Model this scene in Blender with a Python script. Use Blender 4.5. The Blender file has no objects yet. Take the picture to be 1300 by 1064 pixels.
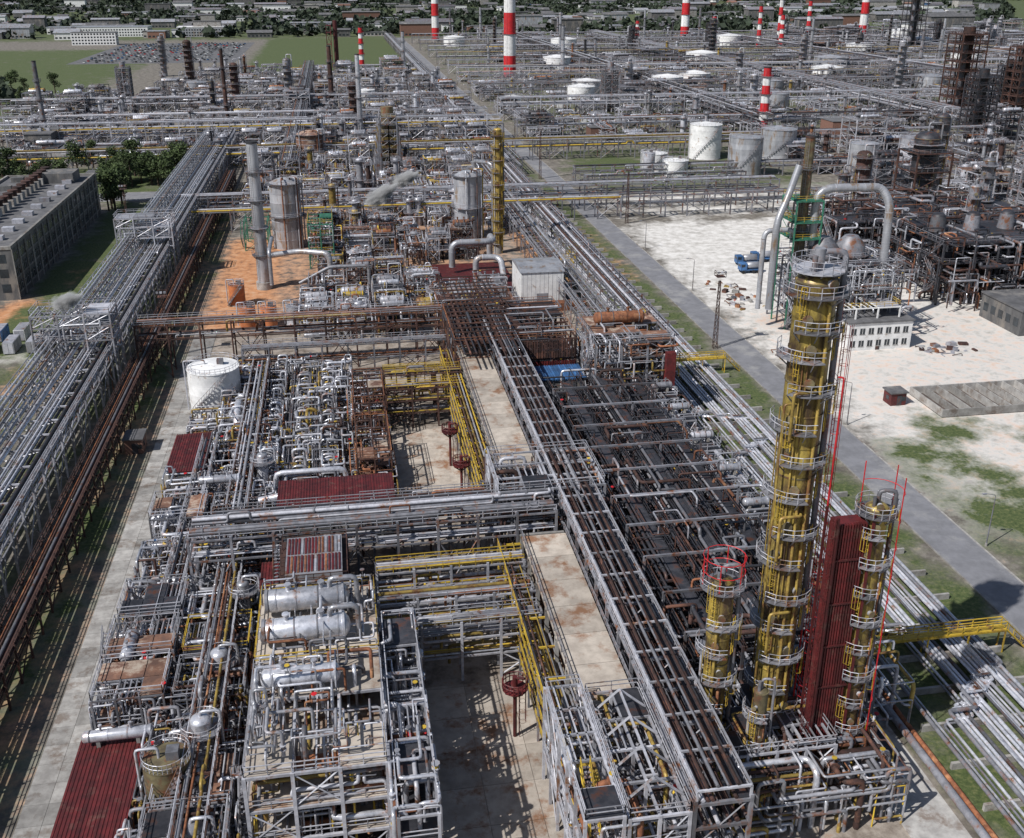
import bpy, math, random, time
import numpy as np
from mathutils import Vector
T0=time.time()
R=random.Random(7)
pi=math.pi
# ------------------------------------------------------------------ materials
MATS={}
def new_mat(name,c1,c2=None,scale=1.5,rough=.6,metal=0.,c3=None,c3amt=.0,c3scale=.25,bump=.0,var=.35,zs=1.0):
    m=bpy.data.materials.new(name); m.use_nodes=True
    nt=m.node_tree; N=nt.nodes; L=nt.links; b=N['Principled BSDF']
    b.inputs['Roughness'].default_value=rough; b.inputs['Metallic'].default_value=metal
    tc=N.new('ShaderNodeTexCoord'); mp=N.new('ShaderNodeMapping'); mp.inputs['Scale'].default_value=(1,1,zs)
    L.new(tc.outputs['Object'],mp.inputs['Vector'])
    n=N.new('ShaderNodeTexNoise'); n.inputs['Scale'].default_value=scale; n.inputs['Detail'].default_value=5; n.inputs['Roughness'].default_value=.65
    L.new(mp.outputs[0],n.inputs['Vector'])
    r=N.new('ShaderNodeValToRGB'); r.color_ramp.elements[0].position=.38; r.color_ramp.elements[1].position=.62
    c2=c2 or tuple(x*.6 for x in c1)
    r.color_ramp.elements[0].color=(*c2,1); r.color_ramp.elements[1].color=(*c1,1)
    L.new(n.outputs[0],r.inputs[0]); out=r.outputs[0]
    if c3:
        n2=N.new('ShaderNodeTexNoise'); n2.inputs['Scale'].default_value=c3scale; n2.inputs['Detail'].default_value=8; n2.inputs['Roughness'].default_value=.7
        L.new(mp.outputs[0],n2.inputs['Vector'])
        r2=N.new('ShaderNodeValToRGB'); r2.color_ramp.elements[0].position=.62-c3amt*.3; r2.color_ramp.elements[1].position=.70-c3amt*.2
        L.new(n2.outputs[0],r2.inputs[0])
        mx=N.new('ShaderNodeMixRGB'); L.new(r2.outputs[0],mx.inputs[0]); L.new(out,mx.inputs[1]); mx.inputs[2].default_value=(*c3,1); out=mx.outputs[0]
    if var>0:
        a=N.new('ShaderNodeAttribute'); a.attribute_name='rnd'
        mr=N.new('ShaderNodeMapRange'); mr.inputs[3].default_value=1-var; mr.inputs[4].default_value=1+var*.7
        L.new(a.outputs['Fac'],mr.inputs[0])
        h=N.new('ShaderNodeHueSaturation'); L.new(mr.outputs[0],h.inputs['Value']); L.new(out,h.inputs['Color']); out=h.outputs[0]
    L.new(out,b.inputs['Base Color'])
    if bump>0:
        bp=N.new('ShaderNodeBump'); bp.inputs['Strength'].default_value=bump; bp.inputs['Distance'].default_value=.05
        L.new(n.outputs[0],bp.inputs['Height']); L.new(bp.outputs[0],b.inputs['Normal'])
    MATS[name]=m
new_mat('silver',(.64,.65,.70),(.38,.39,.43),1.2,.33,.45,(.28,.14,.08),.2,.6,var=.45)
new_mat('lgrey',(.48,.485,.53),(.31,.315,.35),1.,.45,.15,(.20,.10,.055),.25,.5,var=.45)
new_mat('steel',(.25,.255,.285),(.145,.147,.165),1.,.5,.15,(.16,.065,.032),.35,.5,var=.5)
new_mat('dgrey',(.055,.056,.066),(.028,.029,.036),1.,.55,.2,(.09,.036,.022),.3,.5)
new_mat('rust',(.25,.095,.043),(.11,.042,.022),1.5,.8,0,(.36,.18,.09),.3,.4,var=.5)
new_mat('drust',(.075,.034,.027),(.034,.019,.016),1.5,.8,0,(.16,.07,.045),.25,.4,var=.5)
new_mat('redbrown',(.115,.014,.015),(.06,.01,.011),.8,.6,0,(.11,.05,.04),.2,.6)
new_mat('yellow',(.60,.42,.045),(.40,.27,.035),1.2,.5,0,(.2,.10,.04),.35,.6)
new_mat('white',(.80,.80,.80),(.64,.64,.64),.6,.5,0,(.35,.26,.2),.12,.5,var=.1)
new_mat('tankgrey',(.45,.46,.49),(.31,.32,.35),.5,.4,.3,(.27,.19,.13),.3,.4,zs=.3,var=.2)
new_mat('gold',(.50,.38,.095),(.27,.20,.055),.8,.42,.35,(.10,.065,.04),.65,.45,.3,var=.4,zs=.5)
new_mat('goldpipe',(.42,.30,.07),(.23,.16,.045),1.1,.5,.2,(.15,.07,.03),.4,.5)
new_mat('olive',(.20,.17,.09),(.10,.08,.05),.8,.6,.1,(.18,.07,.035),.4,.5)
new_mat('concrete',(.36,.35,.335),(.24,.23,.22),.7,.85,0,(.17,.14,.12),.3,.3,.1)
new_mat('slab',(.45,.40,.345),(.32,.28,.24),.5,.85,0,(.22,.115,.065),.35,.22,.1,var=.22)
new_mat('rustdeck',(.24,.12,.075),(.12,.065,.048),.6,.85,0,(.38,.32,.26),.35,.3,.1)
new_mat('wallgrey',(.13,.13,.132),(.075,.075,.078),.5,.85,0,(.21,.19,.17),.35,.2,zs=.4,var=.15)
new_mat('roofgrey',(.13,.13,.137),(.08,.08,.085),.3,.9,0,(.21,.20,.19),.2,.1,var=.15)
new_mat('glass',(.03,.04,.05),(.02,.025,.03),1,.15,0,var=.3)
new_mat('red',(.58,.018,.024),(.40,.015,.02),.5,.5,0,var=.1)
new_mat('green',(.04,.19,.12),(.025,.10,.065),1,.6)
new_mat('blue',(.05,.15,.34),(.04,.09,.2),1,.5)
new_mat('brick',(.22,.115,.085),(.15,.08,.06),1.5,.85)
new_mat('orange',(.50,.17,.06),(.36,.12,.05),1,.6)
new_mat('bark',(.09,.065,.045),(.05,.035,.025),3,.9)
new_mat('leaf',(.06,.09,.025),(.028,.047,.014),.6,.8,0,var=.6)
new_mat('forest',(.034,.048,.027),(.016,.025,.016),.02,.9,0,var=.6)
new_mat('asphalt',(.205,.207,.225),(.155,.157,.17),.35,.9,0,(.26,.258,.26),.35,.12,var=0)
new_mat('stained',(.10,.08,.07),(.05,.04,.036),.5,.85,0,(.24,.20,.17),.35,.18,.1,var=.1)
new_mat('darkhole',(.02,.02,.022),(.012,.012,.013),1,.9)
MI=list(MATS.keys()); MIDX={k:i for i,k in enumerate(MI)}
# ------------------------------------------------------------------ mesh builder
class MB:
    def __init__(s): s.v=[];s.f=[];s.m=[];s.s=[];s.r=[];s.n=0
    def add(s,vs,fs,mat,smooth=False,rnd=None):
        b=len(s.v); s.v.extend(vs); k=len(fs)
        s.f.extend([tuple(i+b for i in f) for f in fs]); s.m.extend([MIDX[mat]]*k); s.s.extend([smooth]*k)
        s.r.extend([R.random() if rnd is None else rnd]*k)
    def box(s,x0,y0,z0,x1,y1,z1,mat):
        s.add([(x0,y0,z0),(x1,y0,z0),(x1,y1,z0),(x0,y1,z0),(x0,y0,z1),(x1,y0,z1),(x1,y1,z1),(x0,y1,z1)],
          [(0,3,2,1),(4,5,6,7),(0,1,5,4),(1,2,6,5),(2,3,7,6),(3,0,4,7)],mat)
    def boxc(s,x,y,z,sx,sy,sz,mat,rot=0):
        c,d=math.cos(rot),math.sin(rot); vs=[]
        for zz in (z,z+sz):
            for a,b in ((-1,-1),(1,-1),(1,1),(-1,1)):
                px,py=a*sx/2,b*sy/2; vs.append((x+px*c-py*d,y+px*d+py*c,zz))
        s.add(vs,[(0,3,2,1),(4,5,6,7),(0,1,5,4),(1,2,6,5),(2,3,7,6),(3,0,4,7)],mat)
    def rings(s,pts,rads,mat,n=6,cap=True,smooth=True):
        P=[Vector(p) for p in pts]; k=len(P)
        t=(P[1]-P[0])
        if t.length<1e-6: return
        t.normalize(); u=t.orthogonal().normalized() if abs(t.z)<.99 else Vector((1,0,0)); vs=[]
        for i in range(k):
            a=(P[i]-P[i-1]) if i>0 else (P[1]-P[0]); b=(P[i+1]-P[i]) if i<k-1 else a
            if a.length>1e-9:a=a.normalized()
            if b.length>1e-9:b=b.normalized()
            t=a+b
            if t.length<1e-6:t=a
            t.normalize(); u=(u-t*u.dot(t))
            if u.length<1e-5:u=t.orthogonal()
            u.normalize(); w=t.cross(u); p=P[i]; r=rads[i] if hasattr(rads,'__len__') else rads
            for j in range(n):
                an=2*pi*(j+.5)/n; c,d=math.cos(an)*r,math.sin(an)*r
                vs.append((p.x+u.x*c+w.x*d,p.y+u.y*c+w.y*d,p.z+u.z*c+w.z*d))
        fs=[]
        for i in range(k-1):
            for j in range(n):
                a=i*n+j;b=i*n+(j+1)%n; fs.append((a,b,b+n,a+n))
        rn=R.random()
        s.add(vs,fs,mat,smooth,rn)
        if cap: s.add(vs[:n][::-1]+vs[-n:],[tuple(range(n)),tuple(range(n,2*n))],mat,False,rn)
    def tube(s,p0,p1,r,mat,n=6,r2=None,cap=True): s.rings([p0,p1],[r,r if r2 is None else r2],mat,n,cap,n>4)
    def beam(s,p0,p1,w,mat):
        d=[abs(p1[i]-p0[i]) for i in range(3)]; h=w/2
        if sum(x>1e-6 for x in d)<=1:
            a=[min(p0[i],p1[i])-(h if d[i]<1e-6 else 0) for i in range(3)]; b=[max(p0[i],p1[i])+(h if d[i]<1e-6 else 0) for i in range(3)]
            s.box(*a,*b,mat)
        else: s.rings([p0,p1],w*.7,mat,4,False,False)
    def poly(s,pts,r,mat,n=6,bend=None,bands=0):
        bend=r*2.2 if bend is None else bend
        P=[Vector(p) for p in pts]; Q=[P[0]]
        for i in range(1,len(P)-1):
            a=P[i]-P[i-1];b=P[i+1]-P[i]
            if a.length<1e-4 or b.length<1e-4: continue
            e=min(bend,a.length*.45,b.length*.45); A=P[i]-a.normalized()*e; B=P[i]+b.normalized()*e
            if n>12:
                for t in (0,.2,.4,.6,.8,1): Q.append(A*(1-t)**2+P[i]*2*t*(1-t)+B*t*t)
            else: Q+= [A,(A+B)*.25+P[i]*.5,B]
        Q.append(P[-1]); s.rings(Q,r,mat,n)
        if bands:
            for i in range(len(Q)-1):
                a,b=Q[i],Q[i+1]; L=(b-a).length; d=(b-a).normalized() if L>0 else None
                if L>bands:
                    k=int(L/bands)
                    for j in range(k+1):
                        p=a+d*(L*(j+.02)/(k+.05)); s.tube(p,p+d*.14,r*1.035,R.choice((mat,'lgrey')),n)
                elif L>.2: s.tube(a,a+d*.1,r*1.035,mat,n)
    def cyl(s,x,y,z0,z1,r,mat,n=16,r2=None): s.tube((x,y,z0),(x,y,z1),r,mat,n,r2)
    def dome(s,x,y,z,r,h,mat,n=16):
        s.rings([(x,y,z+h*math.sin(a)) for a in (0,.4,.8,1.2,1.5)],[r*math.cos(a) for a in (0,.4,.8,1.2,1.5)],mat,n)
    def rail(s,p0,p1,mat='lgrey',h=1.1,r=.04,sp=2.,toe=True):
        a=Vector(p0);b=Vector(p1);L=(b-a).length
        if L<.3:return
        for z in (h,h*.55): s.beam((a.x,a.y,a.z+z),(b.x,b.y,b.z+z),r*2,mat)
        k=max(1,int(L/sp))
        for i in range(k+1):
            p=a.lerp(b,i/k); s.beam((p.x,p.y,p.z),(p.x,p.y,p.z+h),r*2,mat)
    def railrect(s,x0,y0,x1,y1,z,mat='lgrey',r=.04):
        for a,b in (((x0,y0),(x1,y0)),((x1,y0),(x1,y1)),((x1,y1),(x0,y1)),((x0,y1),(x0,y0))): s.rail((*a,z),(*b,z),mat,r=r)
    def stairs(s,p0,p1,w=.9,mat='yellow',tread='steel'):
        a=Vector(p0);b=Vector(p1);d=(b-a);h=Vector((d.x,d.y,0)).normalized();q=Vector((-h.y,h.x,0))*w/2
        for sg in (1,-1):
            s.beam(a+q*sg,b+q*sg,.16,mat); s.beam(a+q*sg+Vector((0,0,1)),b+q*sg+Vector((0,0,1)),.08,mat)
            for t in (0,.33,.66,1):
                p=a.lerp(b,t)+q*sg; s.beam(p,p+Vector((0,0,1)),.07,mat)
        k=max(2,int(abs(d.z)/.28))
        for i in range(k):
            p=a.lerp(b,(i+.5)/k); s.boxc(p.x,p.y,p.z,.28 if abs(h.x)>.5 else w,w if abs(h.x)>.5 else .28,.04,tread)
    def finish(s,name,bevel=False):
        me=bpy.data.meshes.new(name); me.from_pydata(s.v,[],s.f)
        used=sorted(set(s.m)); mp={u:i for i,u in enumerate(used)}
        for u in used: me.materials.append(MATS[MI[u]])
        lut=np.zeros(len(MI),dtype=np.int32)
        for u,i in mp.items(): lut[u]=i
        me.polygons.foreach_set('material_index',lut[np.array(s.m)]); me.polygons.foreach_set('use_smooth',np.array(s.s))
        at=me.attributes.new('rnd','FLOAT','FACE'); at.data.foreach_set('value',np.array(s.r,dtype=np.float32))
        me.update(); o=bpy.data.objects.new(name,me); bpy.context.scene.collection.objects.link(o); return o
def pick(p): return R.choices([a for a,_ in p],[b for _,b in p])[0]
SIL=[('silver',7),('lgrey',4),('steel',2.5),('rust',.7)]
MIXP=[('silver',5),('lgrey',4),('steel',3),('rust',1.5),('drust',1.2),('goldpipe',1.2),('yellow',.5)]
RUS=[('rust',3),('drust',3),('steel',3),('lgrey',2),('goldpipe',1.5)]
DRK=[('dgrey',4),('drust',3),('steel',3.5),('rust',.7),('lgrey',1.2)]
FAR=[('silver',6),('lgrey',5),('steel',4),('dgrey',2.5),('rust',.6),('goldpipe',.6)]
# ------------------------------------------------------------------ parts
def rack(mb,axis,a0,a1,c,w,zs,np_,pal,sp=6.,steel='steel',rails=False,n=6,pw=.3,jog=None,brace=True,rr=(.08,.34),deck=None,side='lgrey',gap=(.05,.4)):
    Q=(lambda a,b,z:(b,a,z)) if axis=='y' else (lambda a,b,z:(a,b,z))
    L=a1-a0; k=max(1,int(L/sp)); H=zs[-1]
    for i in range(k+1):
        a=a0+L*i/k
        for b in (c-w/2,c+w/2): mb.beam(Q(a,b,0),Q(a,b,H+.4),pw,steel)
        for z in zs: mb.beam(Q(a,c-w/2,z-.15),Q(a,c+w/2,z-.15),pw*.9,steel)
        if brace and i<k and i%3==0:
            for b in (c-w/2,c+w/2):
                a2=a+L/k; mb.beam(Q(a,b,.3),Q(a2,b,zs[0]),.14,steel); mb.beam(Q(a2,b,.3),Q(a,b,zs[0]),.14,steel)
        if brace and i%2==0: mb.beam(Q(a,c-w/2,zs[0]),Q(a,c+w/2,H),.12,steel)
    for z in zs:
        for b in (c-w/2,c+w/2): mb.beam(Q(a0,b,z-.02),Q(a1,b,z-.02),pw*.7,steel)
        b=c-w/2+.35
        while b<c+w/2-.2:
            r=R.uniform(*rr)
            if R.random()<.3:r*=.5
            b+=r
            if b>c+w/2-.15:break
            m=pick(pal); s0,s1=a0,a1
            if R.random()<.4:
                s0=a0+L*R.random()*.6; s1=min(a1,s0+L*R.uniform(.25,.7))
            zz=z+r+.03
            if R.random()<np_:
                pts=[Q(s0,b,zz),Q(s1,b,zz)]
                if s0>a0: pts=[Q(s0,b,zz-R.uniform(1,3))]+pts
                if s1<a1: pts=pts+[Q(s1,b,zz+R.choice((-2.5,1.,-1.5)))]
                if R.random()<.3 and s1-s0>14:
                    q=R.uniform(s0+4,s1-8); e=R.uniform(2,3.5); up=R.uniform(.6,1.4)
                    pts=pts[:-1] if s1>=a1 else pts[:-2]
                    pts+= [Q(q,b,zz),Q(q,b,zz+up),Q(q+e,b,zz+up),Q(q+e,b,zz),Q(s1,b,zz)]
                mb.poly(pts,r,m,n)
                if R.random()<.5:
                    for _ in range(2):
                        q=R.uniform(s0,s1); mb.tube(Q(q,b,zz),Q(q+.25,b,zz),r*1.5,m,n)
            b+=r+R.uniform(*gap)
    if rails:
        for b in (c-w/2,c+w/2): mb.rail(Q(a0,b,H+.05),Q(a1,b,H+.05),side)
    if deck:
        p=Q(a0,c+w/2-1.4,H+.06);q=Q(a1,c+w/2-.1,H+.14); mb.box(min(p[0],q[0]),min(p[1],q[1]),p[2],max(p[0],q[0]),max(p[1],q[1]),q[2],deck)
def frame(mb,x0,y0,x1,y1,zs,nx=2,ny=2,steel='steel',deck='steel',rail='lgrey',brace=True,decks=True,pw=.3,stairs=True,hole=.0,rr=.04):
    X=[x0+(x1-x0)*i/nx for i in range(nx+1)];Y=[y0+(y1-y0)*i/ny for i in range(ny+1)]
    for i,x in enumerate(X):
        for j,y in enumerate(Y):
            mb.beam((x,y,0),(x,y,zs[-1]),pw,steel)
    zp=0
    for li,z in enumerate(zs):
        for x in X: mb.beam((x,y0,z-.15),(x,y1,z-.15),pw*.8,steel)
        for y in Y: mb.beam((x0,y,z-.15),(x1,y,z-.15),pw*.8,steel)
        if decks:
            for i in range(nx):
                for j in range(ny):
                    if R.random()<hole:
                        if R.random()<.4:
                            for q in range(1,4): xx=X[i]+(X[i+1]-X[i])*q/4; mb.beam((xx,Y[j],z-.1),(xx,Y[j+1],z-.1),.14,steel)
                        continue
                    mb.box(X[i]+.05,Y[j]+.05,z+.0,X[i+1]-.05,Y[j+1]-.05,z+.08,deck)
            if rail: mb.railrect(x0,y0,x1,y1,z+.08,rail,rr)
        if brace:
            for i in range(nx):
                if R.random()<.5:
                    for y in (y0,y1): mb.beam((X[i],y,zp),(X[i+1],y,z-.2),.13,steel); mb.beam((X[i+1],y,zp),(X[i],y,z-.2),.13,steel)
            for j in range(ny):
                if R.random()<.4:
                    for x in (x0,x1): mb.beam((x,Y[j],zp),(x,Y[j+1],z-.2),.13,steel)
        if stairs and y1-y0>5:
            yy=y0+.5; L=min(y1-y0-1,(z-zp)*1.2)
            a=(x0-.7,yy if li%2 else yy+L,zp);b=(x0-.7,yy+L if li%2 else yy,z); mb.stairs(a,b,.9,rail or 'lgrey')
        zp=z
def vessel(mb,x,y,z,L,r,axis='x',mat='silver',n=14,sad=True):
    d=Vector((1,0,0)) if axis=='x' else Vector((0,1,0)); c=Vector((x,y,z)); a=c-d*L/2;b=c+d*L/2
    e=r*.5
    mb.rings([a-d*e,a-d*e*.8,a-d*e*.3,a,b,b+d*e*.3,b+d*e*.8,b+d*e],[r*.15,r*.6,r*.92,r,r,r*.92,r*.6,r*.15],mat,n)
    for t in (-.42,-.15,.15,.42):
        p=c+d*L*t; mb.tube(p-d*.08,p+d*.08,r*1.04,R.choice((mat,'steel')),n)
    mb.tube(b-d*.2,b+d*.05,r*1.15,mat,n)
    if sad:
        for t in (-.3,.3):
            p=c+d*L*t; mb.boxc(p.x,p.y,z-r-.6,.4 if axis=='x' else r*1.5,r*1.5 if axis=='x' else .4,.9,'concrete')
    for t in (-.25,.2):
        p=c+d*L*t; mb.cyl(p.x,p.y,z+r*.9,z+r+.7,r*.2,mat,8); mb.cyl(p.x,p.y,z+r+.6,z+r+.75,r*.32,mat,8)
def ringplat(mb,x,y,z,r0,r1,a0,a1,mat='steel',rail='lgrey',w=.035):
    k=max(3,int((a1-a0)/.35)); vs=[];fs=[]
    for i in range(k+1):
        a=a0+(a1-a0)*i/k;c,s=math.cos(a),math.sin(a)
        vs+=[(x+r0*c,y+r0*s,z),(x+r1*c,y+r1*s,z),(x+r0*c,y+r0*s,z+.12),(x+r1*c,y+r1*s,z+.12)]
    for i in range(k):
        q=i*4; fs+=[(q+2,q+3,q+7,q+6),(q,q+4,q+5,q+1),(q+1,q+5,q+7,q+3)]
    mb.add(vs,fs,mat)
    for i in range(k):
        A=vs[i*4+3];B=vs[i*4+7]
        for h in (1.1,.6): mb.beam((A[0],A[1],A[2]+h),(B[0],B[1],B[2]+h),w*1.6,rail)
        mb.beam(A,(A[0],A[1],A[2]+1.1),w*1.6,rail)
        if i%2==0: mb.beam((vs[i*4+1][0],vs[i*4+1][1],z),(x+r0*math.cos(a0+(a1-a0)*i/k),y+r0*math.sin(a0+(a1-a0)*i/k),z-1.),.1,rail)
def ladder(mb,x,y,z0,z1,dx,dy,mat='yellow',cage=True):
    l=math.hypot(dx,dy); ux,uy=dx/l,dy/l; px,py=-uy*.25,ux*.25
    for s in (1,-1): mb.beam((x+px*s,y+py*s,z0),(x+px*s,y+py*s,z1),.06,mat)
    z=z0
    while z<z1: mb.beam((x-px,y-py,z),(x+px,y+py,z),.04,mat); z+=.6
    if cage:
        z=z0+2
        while z<z1:
            P=[(x+math.cos(t)*.4+ux*.35,y+math.sin(t)*.4+uy*.35,z) for t in [i*pi/3 for i in range(7)]]
            mb.rings(P,.025,mat,3,False,False); z+=1.4
        for s in (1,0,-1): mb.beam((x+ux*.7+px*1.2*s,y+uy*.7+py*1.2*s,z0+2),(x+ux*.7+px*1.2*s,y+uy*.7+py*1.2*s,z1),.04,mat)
def column(name,x,y,h,r,mat='gold',plats=None,z0=0,sections=None,n=24,pr=1.3,rail='lgrey',near=True,sides=True,face=-pi/2,hoops=False):
    mb=MB()
    mb.cyl(x,y,z0,z0+2.5,r*1.08,'concrete',n,r*1.02)
    zz=z0+2.5; k=int(h/3.2) if near else 4; hh=(h-2.5)/k
    for i in range(k):
        mb.cyl(x,y,zz,zz+hh-.05,r,mat,n); mb.cyl(x,y,zz+hh-.05,zz+hh+.1,r*1.04,mat if i%3 else 'olive',n); zz+=hh
    mb.dome(x,y,zz,r,r*.55,mat,n)
    mb.poly([(x,y,zz+r*.4),(x,y,zz+r+.8),(x+r+.5,y-.3,zz+r+.8),(x+r+.5,y-.3,z0+h*.3)],min(.3,r*.2),'lgrey' if not near else 'steel',8)
    mb.tube((x-.5*r,y-.3*r,zz),(x-.5*r,y-.3*r,zz+1.4),.18,'steel',8)
    if plats is None: plats=[z0+3+3.6*i for i in range(int((h-3)/3.6)+1)]
    for i,z in enumerate(plats):
        top=z>z0+h-2
        a0=face-1.9+(.9 if i%2 else -.6); a1=a0+(2.6 if not top else 2*pi)
        if top:a0=0;a1=2*pi
        ringplat(mb,x,y,z,r*1.0,r+pr,a0,a1,'steel',rail)
        an=face+R.uniform(-1,.6)
        mb.tube((x+math.cos(an)*r*.9,y+math.sin(an)*r*.9,z+1.2),(x+math.cos(an)*(r+.3),y+math.sin(an)*(r+.3),z+1.2),min(.4,r*.25),'lgrey',10)
        mb.tube((x+math.cos(an)*(r+.3),y+math.sin(an)*(r+.3),z+1.2),(x+math.cos(an)*(r+.4),y+math.sin(an)*(r+.4),z+1.2),min(.5,r*.33),'olive',10)
        if i<len(plats)-1:
            an=face+(-.9 if i%2 else .8); lx,ly=x+math.cos(an)*(r+.35),y+math.sin(an)*(r+.35); ladder(mb,lx,ly,z,plats[i+1]+1,math.cos(an),math.sin(an),'yellow' if near else 'steel',near)
    if sides:
        for q in range(7):
            an=face+R.uniform(-2.6,2.6);rr=R.choice((.07,.1,.16)); px,py=x+math.cos(an)*(r+rr+.12),y+math.sin(an)*(r+rr+.12)
            z2=z0+h*R.uniform(.4,.97); mb.poly([(x+math.cos(an)*r*.9,y+math.sin(an)*r*.9,z2),(px,py,z2),(px,py,z0+R.uniform(0,3))],rr,pick([('goldpipe',3),('lgrey',1),('rust',2)]),6)
    return mb
def spaghetti(mb,x0,y0,x1,y1,z0,z1,n,pal,rr=(.06,.22),ns=6,L=(2,9),valve=.25):
    for _ in range(n):
        r=R.uniform(*rr)
        if R.random()<.15: r*=1.5
        x=R.uniform(x0,x1);y=R.uniform(y0,y1);za=R.uniform(z0,z1)
        p=[(x,y,R.choice((0,z0,max(0,za-R.uniform(1,4)))))]; p.append((x,y,za)); m=pick(pal)
        ax=R.random()<.5
        for k in range(R.choice((1,2,2,3))):
            d=R.uniform(*L)*R.choice((-1,1))
            if ax: x=min(max(x+d,x0),x1)
            else: y=min(max(y+d,y0),y1)
            p.append((x,y,za)); ax=not ax
            if R.random()<.35: za=min(z1,max(z0,za+R.uniform(-2,2))); p.append((x,y,za))
        p.append((x,y,max(0,za-R.uniform(.8,4))))
        q=[p[0]]
        for t in p[1:]:
            if math.dist(t,q[-1])>.3:q.append(t)
        if len(q)<2: continue
        mb.poly(q,r,m,ns)
        if R.random()<valve:
            i=R.randrange(len(q)-1); a=Vector(q[i]);b=Vector(q[i+1]); c=a.lerp(b,R.uniform(.3,.7)); d=(b-a).normalized()
            mb.tube(c-d*.3,c-d*.2,r*1.8,m,8); mb.tube(c+d*.2,c+d*.3,r*1.8,m,8); mb.tube(c-d*.2,c+d*.2,r*1.3,pick([('steel',2),('blue',.4),('red',.3),('yellow',1)]),6)
            if abs(d.z)<.5:
                mb.beam(c,c+Vector((0,0,.7+r)),.08,'steel'); mb.cyl(c.x,c.y,c.z+.7+r,c.z+.76+r,.28,pick([('red',.6),('yellow',2),('steel',2)]),8)
def cell(mb,x,y,w,d,hmax,pal,near=True,steel='steel',rail='lgrey'):
    t=R.random(); ns=6 if near else 5
    if t<.28:
        zs=[3.5+3.6*i for i in range(R.randint(1,max(1,int(hmax/3.8))))]
        frame(mb,x+.5,y+.5,x+w-1,y+d-1,zs,2,2,steel,pick([('dgrey',2),('rustdeck',.6),('stained',1),('steel',1)]),rail if near else None,True,True,.28 if near else .4,near,.45)
        vessel(mb,x+w/2,y+d/2,zs[-1]+1.3,w*.55,min(1.1,w*.12),'x',pick(pal),10)
        vessel(mb,x+w/2,y+d*.25,zs[-1]+1.1,w*.5,.7,'x',pick(pal),10)
        spaghetti(mb,x+.5,y+.5,x+w-.5,y+d-.5,1,zs[-1]+2.5,14 if near else 8,pal,(.08,.25),ns)
    elif t<.5:
        for i in range(R.randint(2,4)):
            vessel(mb,x+w*.5,y+d*(i+.6)/4.5,R.choice((1.8,2.2,3.)),w*.6,R.uniform(.5,1.),'x',pick(pal),10)
        spaghetti(mb,x+.5,y+.5,x+w-.5,y+d-.5,.8,5,20 if near else 9,pal,(.06,.22),ns)
    elif t<.66:
        for i in range(R.randint(2,3)):
            r=R.uniform(.6,1.3); h=R.uniform(.5,1.)*hmax; px,py=R.uniform(x+2,x+w-2),R.uniform(y+2,y+d-2); m=pick(pal)
            mb.cyl(px,py,0,h,r,m,12);mb.dome(px,py,h,r,r*.5,m,12)
            for z in (h*.5,h-.5): ringplat(mb,px,py,z,r,r+1.,0,2*pi,steel,rail)
            mb.poly([(px,py,h),(px,py,h+1.2),(px+r+.6,py,h+1.2),(px+r+.6,py,1)],.2,pick(pal),6)
        spaghetti(mb,x+.5,y+.5,x+w-.5,y+d-.5,.8,6,16 if near else 8,pal,(.06,.25),ns)
    elif t<.85:
        if R.random()<.5: rack(mb,'x',x,x+w,y+d/2,d*.45,[4,6.5],.8,pal,5,steel,near,ns)
        else: rack(mb,'y',y,y+d,x+w/2,w*.45,[4,6.5],.8,pal,5,steel,near,ns)
        spaghetti(mb,x+.5,y+.5,x+w-.5,y+d-.5,.8,7,14 if near else 6,pal,(.06,.22),ns)
    else:
        spaghetti(mb,x+.5,y+.5,x+w-.5,y+d-.5,.5,5,34 if near else 14,pal,(.06,.28),ns)
        mb.boxc(x+w*.7,y+d*.3,0,R.uniform(2,4),R.uniform(2,4),R.uniform(2,3.5),pick([('concrete',1),('white',1),('brick',.5)]))
def tank(name,x,y,r,h,mat='white',z0=0,stair=True,n=32,top='cone'):
    mb=MB(); mb.cyl(x,y,z0,z0+.3,r*1.06,'concrete',n)
    k=max(2,int(h/2.)); 
    for i in range(k): mb.cyl(x,y,z0+.3+h*i/k,z0+.3+h*(i+1)/k-.06,r,mat,n); mb.cyl(x,y,z0+.3+h*(i+1)/k-.06,z0+.3+h*(i+1)/k,r*1.006,mat,n)
    H=z0+.3+h
    mb.rings([(x,y,H),(x,y,H+.15)],[r*1.02,r*1.02],mat,n)
    mb.rings([(x,y,H+.15),(x,y,H+r*.1),(x,y,H+r*.17)],[r*.99,r*.55,r*.05],mat,n)
    for i in range(n):
        a=2*pi*i/n;b=2*pi*(i+1)/n; A=(x+r*math.cos(a),y+r*math.sin(a),H+.1);B=(x+r*math.cos(b),y+r*math.sin(b),H+.1)
        for hh in (1.1,.6): mb.beam((A[0],A[1],A[2]+hh),(B[0],B[1],B[2]+hh),.06,'lgrey')
        mb.beam(A,(A[0],A[1],A[2]+1.1),.06,'lgrey')
    if stair:
        P=[]
        for i in range(16):
            a=-2.6+1.6*i/15; P.append((x+(r+.5)*math.cos(a),y+(r+.5)*math.sin(a),z0+.3+h*i/15))
        mb.rings(P,.1,'steel',4,False,False); mb.rings([(p[0],p[1],p[2]+1) for p in P],.05,'steel',4,False,False)
        for p in P: mb.boxc(p[0],p[1],p[2],.9,.5,.06,'steel',math.atan2(p[1]-y,p[0]-x)); mb.beam(p,(p[0],p[1],p[2]+1),.06,'steel')
    mb.boxc(x+r*.3,y,H+r*.12,1.2,1.2,1.,'steel'); mb.poly([(x-r*.3,y,H),(x-r*.3,y,H+1.5),(x-r-.5,y,H+1.5),(x-r-.5,y,.5)],.15,'lgrey',6)
    return mb.finish(name)
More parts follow.
